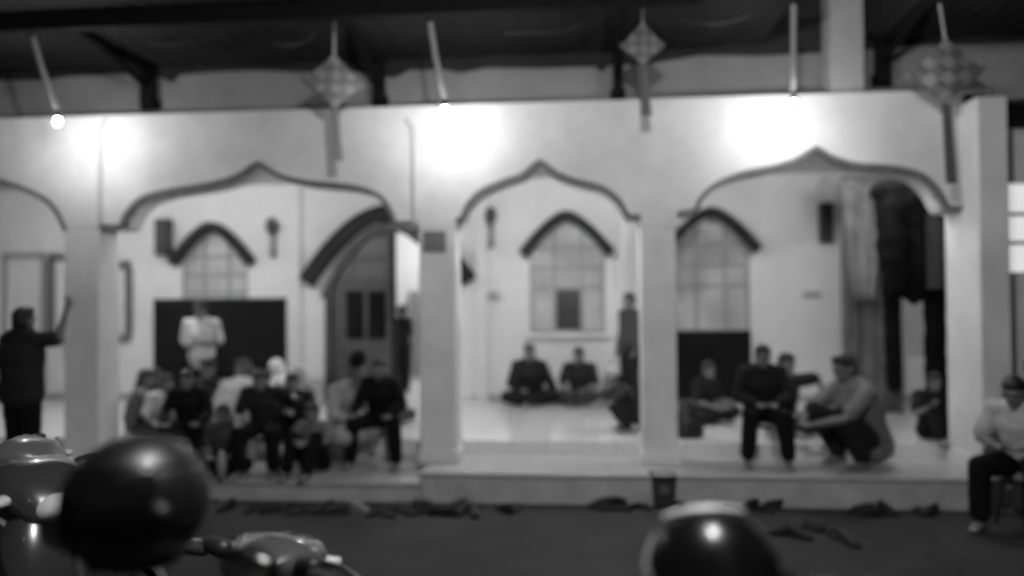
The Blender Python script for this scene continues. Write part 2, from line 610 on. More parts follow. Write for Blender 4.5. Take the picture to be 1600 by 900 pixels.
# window hoods and windows
for i, (cx, zp, hw) in enumerate(wins):
    hh = hw * .86
    fn = hood_z(cx, zp - .18, hh, .60, 1.42)
    pts = [(cx + hh * t, fn(cx + hh * t)) for t in np.linspace(-1, 1, 29)]
    part(MB().ribbon(pts, .155, YB - .20, YB - .001), 'window_hood', HOODM, bevel=.01)
    w = thing('window', '', None)
    del w['label']
    w.parent = mosque
    z0 = az(885, 521, YB)
    gl = openings[1 + i][3]
    xa, xb = cx - hw * .80, cx + hw * .80
    yb = YB + .05
    def wp(mb, name, m):
        mb.v = [(x, y, z - GZ) for x, y, z in mb.v]
        return mb.build(name, m, w)
    ww = xb - xa
    mull = [xa + .03, xa + ww * .33, xa + ww * .70, xb - .03]
    zt = gl(xa + .05)
    for q, xm in enumerate(mull):
        wp(MB().box(xm - .028, xm + .028, yb, yb + .06, z0, gl(min(max(xm, xa + .001), xb - .001)) - .002), 'mullion', FRAMEM)
    rows = [z0, z0 + (zt - z0) * .52, z0 + (zt - z0) * .76, zt]
    for q, zr in enumerate(rows):
        wp(MB().box(xa, xb, yb - .006, yb + .05, zr, zr + .055), 'transom', FRAMEM)
    wp(MB().box(xa - .06, xb + .06, YB - .10, YB + .04, z0 - .06, z0 - .002), 'sill', PLASTER)
    for q in range(3):
        for k in range(3):
            x_0, x_1 = mull[q] + .029, mull[q + 1] - .029
            z_0, z_1 = rows[k] + .056, rows[k + 1] - .002
            dark = (i == 1 and q == 1 and k == 0)
            wp(MB().box(x_0, x_1, yb + .02, yb + .026, z_0, z_1), 'pane', mat('dark_pane', .03, .3) if dark else GLASS)
    arch = [(xa + .03, zt + .056)] + [(x, gl(x) - .004) for x in np.linspace(xa + .03, xb - .03, 17)] + [(xb - .03, zt + .056)]
    wp(MB().disc_prism(arch, yb + .03, yb + .036), 'arch_pane', GLASS)
    # curtains behind the glass, some drawn apart
    for q in range(4):
        x_0 = xa + ww * q / 4
        x_1 = x_0 + ww / 4 * random.choice((.62, .8, .95))
        cols_ = np.linspace(x_0, x_1, 22)
        cv, cf = [], []
        for t, x in enumerate(cols_):
            y = YB + .32 + .03 * math.sin(t * 1.5 + q)
            cv += [(x, y, z0 - .1), (x, y, zp - .2 - .25 * random.random() * (t == 0))]
        for t in range(21):
            cf.append((2 * t, 2 * t + 2, 2 * t + 3, 2 * t + 1))
        c_ = wp(MB().add(cv, cf), 'curtain', CURT)

# door: hood, frame, closed dark leaf, open half
fn = lambda x: door_out(x) - .30
pts = [(x, fn(x)) for x in np.linspace(dc.x - dhw * .91, dc.x + dhw * .91, 41)]
part(MB().ribbon(pts, .26, YB - .22, YB - .001), 'door_hood', HOODM, bevel=.01)
dr = thing('door', '', None)
del dr['label']
dr.parent = mosque
def dp(mb, name, m, bevel=0):
    mb.v = [(x, y, z - GZ) for x, y, z in mb.v]
    return mb.build(name, m, dr, bevel=bevel)
pts = [(dc.x - door_in_hw + .002, .002)] + [(x, door_in(x) - .10) for x in np.linspace(dc.x - door_in_hw + .004, dc.x + door_in_hw - .004, 31)] + [(dc.x + door_in_hw - .002, .002)]
inner = [(x, z) for x, z in pts]
dp(MB().ribbon(inner[1:-1], .09, YB - .05, YB + .19), 'door_frame', DOORM)
dp(MB().box(dc.x - door_in_hw + .002, dc.x - door_in_hw + .10, YB - .04, YB + .185, .002, door_in(dc.x - door_in_hw + .05) - .1), 'door_jamb', DOORM)
xc = dc.x + .03
def leaf_top(x):
    return door_in(x) - .105
xs_ = np.linspace(dc.x - door_in_hw + .101, xc, 15)
dp(MB().disc_prism([(xs_[0], .004)] + [(x, leaf_top(x)) for x in xs_] + [(xs_[-1], .004)], YB + .05, YB + .10), 'door_leaf', DOORM)
dp(MB().box(xc + .001, xc + .07, YB + .02, YB + .13, .004, leaf_top(xc + .07)), 'door_post', STEEL)
gx0, gx1 = ax(538, YB), ax(603, YB)
for (p0, p1, q0, q1) in ((540, 567, 455, 530), (574, 602, 455, 530)):
    dp(MB().box(ax(p0, YB), ax(p1, YB), YB + .035, YB + .048, az(p0, q1, YB), az(p0, q0, YB)), 'door_pane', mat('door_glass_dark', .008, .15))
for (p0, p1, q0, q1) in ((525, 548, 395, 430), (556, 602, 412, 434), (556, 602, 372, 398)):
    dp(MB().box(ax(p0, YB), ax(p1, YB), YB + .035, YB + .048, az(p0, q1, YB), az(p0, q0, YB)), 'door_light', mat('door_glass_pale', .13, .25))
# room behind the door
RX0, RX1, RY = dc.x - 3.2, XR + 1.5, YB + 4.2
part(MB().box(RX0, RX1, RY, RY + .1, 0, ZC), 'inner_room_wall', PLASTER_IN)
part(MB().box(RX0 - .1, RX0, YB + .19, RY, 0, ZC), 'inner_room_wall', PLASTER_IN)
part(MB().box(RX1, RX1 + .1, YB + .19, RY, 0, ZC), 'inner_room_wall', PLASTER_IN)
part(MB().box(XL, RX1, YB + .181, RY, ZC, ZC + .1), 'inner_room_ceiling', PLASTER_IN)
part(MB().box(XL, RX1, YB + .11, RY, -.1, -.003), 'inner_room_floor', FLOOR)
for q in range(3):
    zq = az(630, (440, 462, 470)[q], RY)
    part(MB().box(dc.x + .1, dc.x + 1.4, RY - .28, RY - .002, zq - .03, zq + .03), 'wall_shelf', FRAMEM)
part(MB().box(ax(640, RY - .3), ax(660, RY - .3), RY - .4, RY - .05, 0, az(640, 455, RY)), 'inner_cupboard', mat('cupboard_grey', .18, .5))

# pale side door in the left bay
sdr = thing('side_door', '', None)
del sdr['label']
sdr.parent = mosque
a, b = at(6, 640, YB), at(74, 404, YB)
for mb, nm, m in ((MB().box(a.x, a.x + .09, YB - .05, YB - .002, .003, b.z), 'door_jamb', FRAMEM), (MB().box(b.x - .09, b.x, YB - .05, YB - .002, .003, b.z), 'door_jamb', FRAMEM),
                  (MB().box(a.x, b.x, YB - .052, YB - .002, b.z + .001, b.z + .10), 'door_head', FRAMEM), (MB().box(a.x + .091, b.x - .091, YB - .03, YB - .004, .003, b.z - .002), 'door_leaf', PLASTER_IN)):
    mb.v = [(x, y, z - GZ) for x, y, z in mb.v]
    mb.build(nm, m, sdr)

# ------------------------------------------------------------------ canopy roof on brackets
canopy = thing('canopy_roof', 'dark sheet metal canopy on black brackets along the top of the facade', 'canopy', (0, 0, ZTOP))
def cp(mb, name, m, parent=canopy, smooth=False):
    mb.v = [(x, y, z - ZTOP) for x, y, z in mb.v]
    return mb.build(name, m, parent, smooth)
ZR = az(800, 106, YU)
YO = 7.35
ZO = az(800, 12, YO)
xg0, xg1 = ax(1286, YO - .5, 60), ax(1362, 8.8, 60)
xsplit = list(np.linspace(XL, xg0, 10)) + list(np.linspace(xg1, XR + 2.2, 4))
for k_, (xa, xb) in enumerate(zip(xsplit[:-1], xsplit[1:])):
    if k_ == 9:
        continue          # the pillar of the upper floor passes here
    n = 24
    v, f = [], []
    for i in range(n + 1):
        x = xa + (xb - xa) * i / n + .002
        h = .004 * (1 if i % 4 in (1, 2) else -1)
        v += [(x, YU - .01, ZR + .16 + h), (x, YO - .5, ZO + .16 + (YO - .5 - YO) * 0 + h), (x, YU - .01, ZR + .165 + h), (x, YO - .5, ZO + .165 + h)]
    for i in range(n):
        a = 4 * i
        f += [(a, a + 4, a + 5, a + 1), (a + 2, a + 3, a + 7, a + 6)]
    cp(MB().add(v, f), 'roof_sheet', ROOFM)
# uneven flashing where the sheets meet the wall
hem = [(-420, 135), (-100, 128), (0, 126), (70, 125), (110, 119), (200, 116), (250, 121), (270, 129), (280, 117), (340, 112), (400, 110), (470, 113), (560, 112), (615, 122), (640, 110), (690, 108), (720, 114), (760, 106), (850, 107), (930, 104), (940, 113), (952, 102), (1010, 100), (1060, 92), (1095, 86), (1180, 87), (1260, 84), (1330, 79), (1420, 72), (1500, 70), (1600, 66), (1760, 60)]
v, f = [], []
for px, py in hem:
    p = at(px, py, YU - .02)
    v += [(p.x, YU - .03, p.z), (p.x, YU - .03, p.z + 1.0), (p.x, YU - .015, p.z), (p.x, YU - .015, p.z + 1.0)]
for i in range(len(hem) - 1):
    a = 4 * i
    f += [(a, a + 4, a + 5, a + 1), (a + 2, a + 3, a + 7, a + 6), (a, a + 2, a + 6, a + 4)]
cp(MB().add(v, f), 'flashing', ROOFM)
cp(MB().box(XL, ax(1100, YO, 20), YO, YO + .10, ZO - .02, ZO + .5), 'edge_beam', STEEL)
for px, py, wpx in ((231, 166, 22), (592, 160, 18), (966, 150, 16), (1380, 128, 20), (-260, 180, 20)):
    b = at(px, py, YU - .10)
    w = wpx / FPX * YU / 2
    br = bpy.data.objects.new('bracket', None)
    COL.objects.link(br)
    br.parent = canopy
    cp(MB().box(b.x - w, b.x + w, YU - .14, YU - .032, b.z, ZR + .13), 'bracket_post', STEEL, br)
    cp(MB().sweep([(b.x, YU - .08, b.z + .22), (b.x, 8.1, ZR + .10)], [.038] * 2, n=8), 'bracket_brace', STEEL, br)
    cp(MB().sweep([(b.x, YU - .05, ZR + .10), (b.x, YO + .06, ZO + .09)], [.04] * 2, n=8), 'bracket_arm', STEEL, br)
    cp(MB().box(b.x - w * 1.5, b.x + w * 1.5, YU - .05, YU - .034, b.z - .04, b.z + .1), 'bracket_plate', STEEL, br)

# ------------------------------------------------------------------ lamps
def bulb_lamp(px, py, tpx, label):
    p = at(px, py, 7.74)
    t = thing('bulb_lamp', label, 'lamp', p, 0, 'bulb lamps along the facade top')
    top = at(tpx, 10, 7.62) - p
    MB().ball((0, 0, 0), .030, .030, .036).build('bulb', BULBM, t, True)
    MB().sweep([(0, 0, .05), (0, 0, .13)], [.026, .022], n=10).build('lamp_socket', BLACKP, t, True)
    MB().sweep([(0, 0, .13), tuple(top * .5 + Vector((0, 0, -.02))), tuple(top)], [.028] * 3, n=8).build('streak_cord', CORD, t, True)  # pale streak above the bulb, modelled as a strand up to the canopy
    return t


bulb_lamp(90, 190, 38, 'lit bulb lamp above the leftmost white column')
bulb_lamp(695, 172, 668, 'lit bulb lamp above the column with the small grey plate')
bulb_lamp(1240, 162, 1240, 'lit bulb lamp above the widest arch on the right')

def tube_lamp(x, y, label, m=TUBEM, z=None):
    z = z or ZTOP - .142
    t = thing('tube_lamp', label, 'lamp', (x, y, z), 0, 'ceiling tube lamps')
    MB().box(-.66, .66, -.05, .05, -.045, 0).build('lamp_housing', WHITEPL, t, bevel=.005)
    MB().sweep([(-.6, 0, -.075), (.6, 0, -.075)], [.018] * 2, n=10).build('tube', m, t, True)
    for s in (-1, 1):
        MB().box(s * .63 - .02, s * .63 + .02, -.025, .025, -.10, -.046).build('lamp_holder', WHITEPL, t)


tube_lamp(ax(300, 11), 9.45, 'ceiling tube lamp over the left bay of the veranda')
tube_lamp(ax(850, 11), 9.45, 'ceiling tube lamp over the middle bay of the veranda')
tube_lamp(ax(1270, 11), 9.45, 'ceiling tube lamp over the right bay of the veranda', mat('tube_light_dim', 1, .5, emit=125))
tube_lamp(ax(40, 11), 9.45, 'ceiling tube lamp over the far left bay of the veranda', MATS['tube_light_dim'])
tube_lamp(dc.x + .9, YB + 2.2, 'ceiling tube lamp inside the room behind the door', mat('tube_light_bright', 1, .5, emit=420))

# ------------------------------------------------------------------ things on the walls
def wall_light(px, py, label):
    p = at(px, py, YB - .10)
    t = thing('wall_sconce', label, 'wall light', p, 0, 'sconces on the back wall')
    MB().sweep([(0, 0, .02), (0, 0, .10), (0, 0, .20)], [.05, .105, .085], n=14).build('sconce_shade', mat('sconce_dark', .04, .4), t, True)
    MB().sweep([(0, .04, .0), (0, .04, -.34)], [.035, .05], n=10).build('sconce_stem', mat('sconce_grey', .22, .4), t, True)
    MB().sweep([(0, .04, -.30), (0, .04, -.36)], [.06, .05], n=10).build('sconce_foot', MATS['sconce_grey'], t, True)
    MB().box(-.04, .04, .05, .10, -.2, .1).build('sconce_backplate', MATS['sconce_grey'], t)


wall_light(424, 366, 'dark wall sconce to the right of the window above the black board')
wall_light(767, 350, 'dark wall sconce left of the window behind the two seated men')

def speaker(x0, y0, x1, y1, Y, dep, label):
    a, b = at(x0, y1, Y), at(x1, y0, Y)
    t = thing('wall_loudspeaker', label, 'loudspeaker', (0, 0, 0), 0, 'black column loudspeakers')
    t.location = ((a.x + b.x) / 2, Y, a.z)
    w, h = (b.x - a.x) / 2, b.z - a.z
    MB().box(-w, w, 0, dep, 0, h).build('cabinet', BLACKP, t, bevel=.012)
    MB().box(-w * .86, w * .86, -.012, -.001, h * .03, h * .97).build('grille', mat('speaker_grille', .02, .7, .4, 120), t)
    for k in range(4):
        MB().sweep([(0, -.016, h * (.14 + .24 * k)), (0, -.013, h * (.14 + .24 * k))], [w * .55] * 2, n=16, caps=False).build('driver', BLACKP, t)
    MB().box(-w * .4, w * .4, dep, dep + .03, h * .3, h * .7).build('mount', STEEL, t)
    return t


speaker(241, 341, 263, 398, YB - .2, .16, 'slim black loudspeaker on the back wall left of the first window')
speaker(1283, 316, 1303, 378, YB - .2, .16, 'slim black loudspeaker on the plain wall left of the grey curtain')
speaker(1466, 330, 1501, 450, 8.93, .3, 'large black loudspeaker box hung inside the rightmost arch')

def bracket_bar(x, yt, yb, hx, label):
    a, b, c = at(x, yt, YB - .05), at(x, yb, YB - .05), at(hx, yt, YB - .05)
    m = mat('bar_grey', .10, .5)
    o = MB().sweep([(c.x, YB - .05, a.z - .03), (a.x, YB - .05, a.z), (a.x, YB - .05, a.z - .12), (b.x, YB - .05, b.z + .1), (b.x, YB - .05, b.z), (c.x, YB - .05, b.z)], [.06, .06, .065, .065, .06, .06], n=8).build('wall_bracket', m, None, False)
    return tag(o, label, 'bracket', 'bracket shaped frames on the back wall')


bracket_bar(80, 400, 532, 108, 'dark bracket shaped wall frame behind the standing man at far left')
bracket_bar(201, 412, 528, 180, 'dark bracket shaped wall frame right of the leftmost white column')
a, b = at(153, 448, YB - .01), at(177, 433, YB - .01)
tag(MB().box(a.x, b.x, YB - .06, YB - .002, a.z, b.z).build('wall_switch_box', mat('switch_grey', .09, .5), bevel=.01), 'small dark switch box on the wall right of the leftmost column', 'switch box')
a, b = at(1254, 465, YB - .01), at(1282, 456, YB - .01)
tag(MB().box(a.x, b.x, YB - .04, YB - .002, a.z, b.z).build('wall_socket', mat('socket_grey', .3, .5), bevel=.008), 'pale socket plate on the plain wall of the right bay', 'socket')
a, b = at(762, 466, YB - .08), at(780, 456, YB - .08)
tag(MB().box(a.x, b.x, YB - .10, YB - .072, a.z, b.z).build('wall_socket', MATS['socket_grey'], bevel=.008), 'pale socket plate under the sconce of the middle bay', 'socket')

# ------------------------------------------------------------------ black boards
def board(x0, y0, x1, z0, Y, label):
    a, b = at(x0, y0, Y), at(x1, y0, Y)
    t = thing('display_board', label, 'board', ((a.x + b.x) / 2, Y, 0), 0, 'black boards standing on the veranda')
    w, h = (b.x - a.x) / 2, a.z
    MB().box(-w + .04, w - .04, -.015, .015, z0 + .04, h - .04).build('board_panel', BOARDM, t)
    for q in ((-w, -w + .039, z0, h), (w - .039, w, z0, h)):
        MB().box(q[0], q[1], -.025, .025, q[2], q[3]).build('frame_post', STEEL, t)
    for q in (z0, h - .039):
        MB().box(-w + .04, w - .04, -.025, .025, q, q + .038).build('frame_rail', STEEL, t)
    for s in (-1, 1):
        MB().box(s * (w - .02) - .025, s * (w - .02) + .025, -.02, .02, 0, z0 - .001).build('leg', STEEL, t)
        MB().box(s * (w - .02) - .025, s * (w - .02) + .025, -.25, .25, .0, .03).build('foot', STEEL, t)


board(241, 467, 447, .12, 11.3, 'wide black board behind the man in the white shirt')
board(1050, 517, 1173, .18, 11.2, 'low black board under the right window beside the third column')

# ------------------------------------------------------------------ curtain in the right bay
cur = thing('divider_curtain', 'heavy dark curtain gathered up in the right bay with grey pleats hanging down', 'curtain', (ax(1400, 10.5), 10.5, 0))
cl = cur.location
GCUR = mat('grey_curtain_cloth', .11, .9, .3, 4)
DCUR = mat('dark_curtain_cloth', .007, .95, .3, 4, spec=.05)
def sheet(x0p, x1p, Y, zb, zt, m, name, amp=.06, pleat=9, flare=0.0, n=60, rows=10):
    xa, xb = ax(x0p, Y), ax(x1p, Y)
    v, f = [], []
    for r in range(rows + 1):
        tz = r / rows
        z = zb + (zt - zb) * tz
        for i in range(n + 1):
            t = i / n
            sp = 1 + flare * (1 - tz)
            x = (xa + xb) / 2 + (t - .5) * (xb - xa) * sp
            y = Y + amp * (.6 + .4 * math.sin(7.3 * t + 1)) * math.sin((t + .06 * math.sin(9 * t)) * pleat * 2 * math.pi + .9 * math.sin(3 * tz + 4 * t)) * (.5 + .5 * (1 - tz)) + .03 * math.sin(5 * t + 4 * tz)
            v.append((x - cl.x, y - cl.y, z - cl.z))
    for r in range(rows):
        for i in range(n):
            a = r * (n + 1) + i
            f.append((a, a + 1, a + n + 2, a + n + 1))
    o = MB().add(v, f).build(name, m, cur, True)
    s = o.modifiers.new('thick', 'SOLIDIFY')
    s.thickness = .008
    return o


sheet(1316, 1408, 11.2, .05, az(1360, 275, 11.2), GCUR, 'pleated_panel', .07, 6)
sheet(1314, 1384, 10.95, az(1340, 470, 10.95), az(1340, 282, 10.95), mat('pale_drape', .15, .9, .3, 5), 'pale_drape', .06, 3, -.55)
sheet(1284, 1330, 11.6, az(1300, 315, 11.6), az(1300, 275, 11.6), mat('valance_grey', .3, .9, .3, 5), 'valance', .05, 4)
def blob(pts, rad, m, name, seed, disp=.07):
    mb = MB()
    for p, r in zip(pts, rad):
        mb.sweep([Vector(q) - cl for q in p], r, n=14)
    o = mb.build(name, m, cur, True)
    rm = o.modifiers.new('remesh', 'REMESH')
    rm.mode, rm.voxel_size, rm.use_smooth_shade = 'VOXEL', .03, True
    tx = bpy.data.textures.new(name + str(seed), 'CLOUDS')
    tx.noise_scale = .16
    d = o.modifiers.new('folds', 'DISPLACE')
    d.texture, d.strength, d.texture_coords = tx, disp, 'LOCAL'
    return o


Yb = 9.75
P_ = lambda px, py, y=Yb: at(px, py, y)
blob([[P_(1378, 300), P_(1430, 300), P_(1468, 320)], [P_(1395, 320), P_(1398, 380), P_(1402, 445)], [P_(1425, 310), P_(1428, 380), P_(1430, 450)], [P_(1452, 310), P_(1458, 380), P_(1458, 452)], [P_(1424, 440), P_(1428, 472)]],
     [[.14, .16, .14], [.20, .21, .17], [.20, .20, .17], [.16, .17, .15], [.12, .04]], DCUR, 'gathered_bundle', 1)
blob([[P_(1462, 430), P_(1461, 540), P_(1465, 640), P_(1470, 690)], [P_(1392, 440, 10.9), P_(1395, 520, 10.9), P_(1398, 600, 10.9)]], [[.13, .12, .13, .18], [.12, .11, .10]], DCUR, 'hanging_tail', 2, .05)
xr_ = ax(1470, 9.2)
MB().sweep([Vector((xr_, YF + .37, az(1440, 272, 9.4))) - cl, Vector((ax(1350, YB), YB - .02, az(1440, 272, 9.4))) - cl], [.02, .02], n=8).build('curtain_rail', STEEL, cur, True)

# ------------------------------------------------------------------ woven diamond ornaments on strings
def ketupat(px, cy, halfw, halfh, tail_to, Y, twist, label, top_y=-30, tpx=None):
    c = at(px, cy, Y)
    t = thing('woven_diamond_ornament', label, 'ornament', c, twist, 'woven diamond ornaments hanging from the canopy')
    k = Y / FPX
    W, H = halfw * k, halfh * k
    n = 4
    def P(u, w, side):
        x = (u - w) * W * .5
        z = (u + w) * H * .5
        puff = .16 * W * max(0, 1 - u * u) * max(0, 1 - w * w) + .012
        return Vector((x, -side * puff, z))
    for side in (1, -1):
        for d in range(2):
            for i in range(n):
                a, b = -1 + 2 * i / n + .02, -1 + 2 * (i + 1) / n - .02
                v, f = [], []
                m = 16
                for j in range(m + 1):
                    q = -1 + 2 * j / m
                    cell = min(n - 1, int((q + 1) / 2 * n))
                    over = ((i + cell + d) % 2 == 0)
                    for r in (a, b):
                        p = P(r, q, side) if d == 0 else P(q, r, side)
                        v.append(p + Vector((0, -side * (.007 if over else -.004), 0)))
                for j in range(m):
                    f.append((2 * j, 2 * j + 1, 2 * j + 3, 2 * j + 2))
                MB().add(v, f).build('woven_strip', KET_A if d == 0 else KET_B, t)
    # frayed corner ribbons, string and tail
    tl = (tail_to - cy) * k
    for s, w in ((-.015, .028), (.018, .024)):
        v = [(s - w, 0, -H * .95), (s + w, .01, -H * .95), (s + w * 1.0 + .05, .02, -tl), (s - w * .8 + .02, 0, -tl)]
        v += [(x, y + .006, z) for x, y, z in v]
        MB().add(v, [(0, 1, 2, 3), (7, 6, 5, 4), (0, 4, 5, 1), (2, 6, 7, 3), (1, 5, 6, 2), (0, 3, 7, 4)]).build('tail_ribbon', KET_B, t)
    for s in (-1, 1):
        v = [(s * W * .55, 0, H * .05), (s * W * .62, .02, -H * .42), (s * W * 1.12, .01, H * .10), (s * W * 1.05, .03, -H * .06)]
        v += [(x, y + .006, z) for x, y, z in v]
        MB().add(v, [(0, 1, 3, 2), (6, 7, 5, 4), (0, 4, 5, 1), (1, 5, 7, 3), (3, 7, 6, 2), (2, 6, 4, 0)]).build('corner_ribbon', KET_B, t)
    tp = at(tpx or px, top_y, Y) - c
    Mi = Matrix.Rotation(-twist, 3, 'Z')
    MB().sweep([(0, 0, H * .9), tuple(Mi @ tp)], [.014, .014], n=6).build('string', CORD, t, True)


ketupat(522, 128, 46, 44, 254, 7.9, R(24), 'woven diamond ornament hanging above the left arch', 20)
ketupat(1004, 70, 32, 34, 180, 7.9, R(4), 'small pale woven diamond ornament hanging near the third column')
ketupat(1478, 112, 50, 50, 280, 7.9, R(-6), 'large woven diamond ornament hanging in front of the right corner pier', -10, 1466)
def garland(pts, Y, label):
    o = MB().sweep([at(px, py, Y) for px, py in spline(pts, 6)], [.009] * (len(spline(pts, 6))), n=5).build('garland_string', mat('string_grey', .12, .8), None, True)
    tag(o, label, 'string', 'strings looped under the canopy')


garland([(235, 68), (270, 70), (310, 52), (345, 22), (360, 6)], 8.2, 'thin string looped under the canopy right of the leftmost bracket')
garland([(360, 8), (400, 55), (440, 70), (480, 62), (510, 25), (520, 8)], 8.2, 'thin string looped under the canopy left of the first diamond ornament')
garland([(790, 52), (880, 48), (930, 22), (960, -6)], 8.2, 'thin string looped under the canopy left of the small diamond ornament')
garland([(1010, -4), (1050, 22), (1090, 36), (1130, 36), (1180, 20), (1215, -6)], 8.2, 'thin string looped under the canopy right of the small diamond ornament')

# ------------------------------------------------------------------ people
def frame_of(a):
    f = Vector((math.sin(R(a)), -math.cos(R(a)), 0))
    return Vector((-f.y, f.x, 0)), f          # person's left, forward


STAND = dict(pelvis=(0, 0, .93), waist=(0, .0, 1.08), chest=(0, .0, 1.28), neck=(0, -.01, 1.44), head=(0, .025, 1.585),
             shL=(.18, 0, 1.395), elL=(.235, -.02, 1.12), wrL=(.225, .06, .88), shR=(-.18, 0, 1.395), elR=(-.235, -.02, 1.12), wrR=(-.225, .06, .88),
             hiL=(.09, 0, .90), knL=(.10, .02, .49), anL=(.105, -.02, .085), hiR=(-.09, 0, .90), knR=(-.10, .02, .49), anR=(-.105, -.02, .085), tilt=0)
STOOL = dict(pelvis=(0, 0, .52), waist=(0, .03, .66), chest=(0, .09, .84), neck=(0, .12, .99), head=(0, .18, 1.12),
             shL=(.18, .10, .95), elL=(.27, .16, .70), wrL=(.20, .40, .62), shR=(-.18, .10, .95), elR=(-.27, .16, .70), wrR=(-.20, .40, .62),
             hiL=(.09, .02, .50), knL=(.19, .42, .52), anL=(.20, .40, .09), hiR=(-.09, .02, .50), knR=(-.19, .42, .52), anR=(-.20, .40, .09), tilt=12)
CROSS = dict(pelvis=(0, 0, .12), waist=(0, .01, .26), chest=(0, .05, .45), neck=(0, .07, .60), head=(0, .12, .735),
             shL=(.18, .06, .555), elL=(.26, .12, .31), wrL=(.12, .33, .24), shR=(-.18, .06, .555), elR=(-.26, .12, .31), wrR=(-.12, .33, .24),
             hiL=(.10, .05, .11), knL=(.33, .30, .14), anL=(-.06, .36, .08), hiR=(-.10, .05, .11), knR=(-.33, .30, .14), anR=(.06, .28, .08), tilt=10)
KNEES = dict(pelvis=(0, 0, .12), waist=(0, -.01, .26), chest=(0, .03, .44), neck=(0, .07, .59), head=(0, .13, .72),
             shL=(.18, .05, .545), elL=(.25, .24, .40), wrL=(.06, .42, .42), shR=(-.18, .05, .545), elR=(-.25, .24, .40), wrR=(-.06, .42, .42),
             hiL=(.10, .04, .11), knL=(.13, .38, .46), anL=(.13, .54, .09), hiR=(-.10, .04, .11), knR=(-.13, .38, .46), anR=(-.13, .54, .09), tilt=10)
EDGE = dict(pelvis=(0, 0, .12), waist=(0, .02, .26), chest=(0, .07, .44), neck=(0, .11, .59), head=(0, .17, .72),
            shL=(.18, .09, .545), elL=(.25, .16, .30), wrL=(.10, .36, .28), shR=(-.18, .09, .545), elR=(-.25, .16, .30), wrR=(-.10, .36, .28),
            hiL=(.10, .04, .11), knL=(.15, .42, .19), anL=(.15, .50, -.23), hiR=(-.10, .04, .11), knR=(-.15, .42, .19), anR=(-.15, .50, -.23), tilt=14)
SQUAT = dict(pelvis=(0, -.05, .24), waist=(0, .02, .36), chest=(0, .12, .52), neck=(0, .20, .65), head=(0, .29, .76),
             shL=(.18, .17, .61), elL=(.24, .38, .46), wrL=(.08, .56, .40), shR=(-.18, .17, .61), elR=(-.24, .38, .46), wrR=(-.08, .56, .40),
             hiL=(.10, -.02, .23), knL=(.16, .36, .47), anL=(.14, .12, .09), hiR=(-.10, -.02, .23), knR=(-.16, .36, .47), anR=(-.14, .12, .09), tilt=15)


def remesh(o, vox, smooth=3, wrinkle=0.0, seed=0):
    m = o.modifiers.new('remesh', 'REMESH')
    m.mode, m.voxel_size, m.use_smooth_shade = 'VOXEL', vox, True
    if wrinkle:
        tx = bpy.data.textures.get('wrinkle') or bpy.data.textures.new('wrinkle', 'CLOUDS')
        tx.noise_scale = .075
        d = o.modifiers.new('wrinkle', 'DISPLACE')
        d.texture, d.strength, d.mid_level, d.texture_coords = tx, wrinkle, .45, 'LOCAL'
    sm = o.modifiers.new('soften', 'SMOOTH')
    sm.factor, sm.iterations = .5, smooth


def hand(mb, wr, el, side_v, up_v, curl, thumb_sign):
    """palm, four unequal fingers with a knuckle bend, thumb from the side of the palm"""
    d = (wr - el).normalized()
    a = side_v - d * side_v.dot(d)
    if a.length < .1:
        a = up_v - d * up_v.dot(d)
    a.normalize()
    nrm = d.cross(a).normalized()
    pe = wr + d * .085
    mb.sweep([wr - d * .01, wr + d * .04, pe], [(.028, .021), (.040, .016), (.042, .013)], side=a, n=10)
    for i, ln in enumerate((.062, .075, .070, .055)):
        b0 = pe + a * (-.032 + .0215 * i)
        d1 = (d * math.cos(R(curl)) + nrm * math.sin(R(curl))).normalized()
        d2 = (d * math.cos(R(curl * 2.1)) + nrm * math.sin(R(curl * 2.1))).normalized()
        p1 = b0 + d1 * ln * .55
        mb.sweep([b0 - d * .01, p1, p1 + d2 * ln * .5], [.0095, .0090, .0075], n=7)
    tb = wr + d * .03 + a * (.034 * thumb_sign)
    t1 = tb + (d * .7 + a * .6 * thumb_sign + nrm * .25) * .038
    mb.sweep([tb - a * .015 * thumb_sign, t1, t1 + (d * .9 + a * .1 * thumb_sign + nrm * .3) * .032], [.013, .0105, .008], n=7)


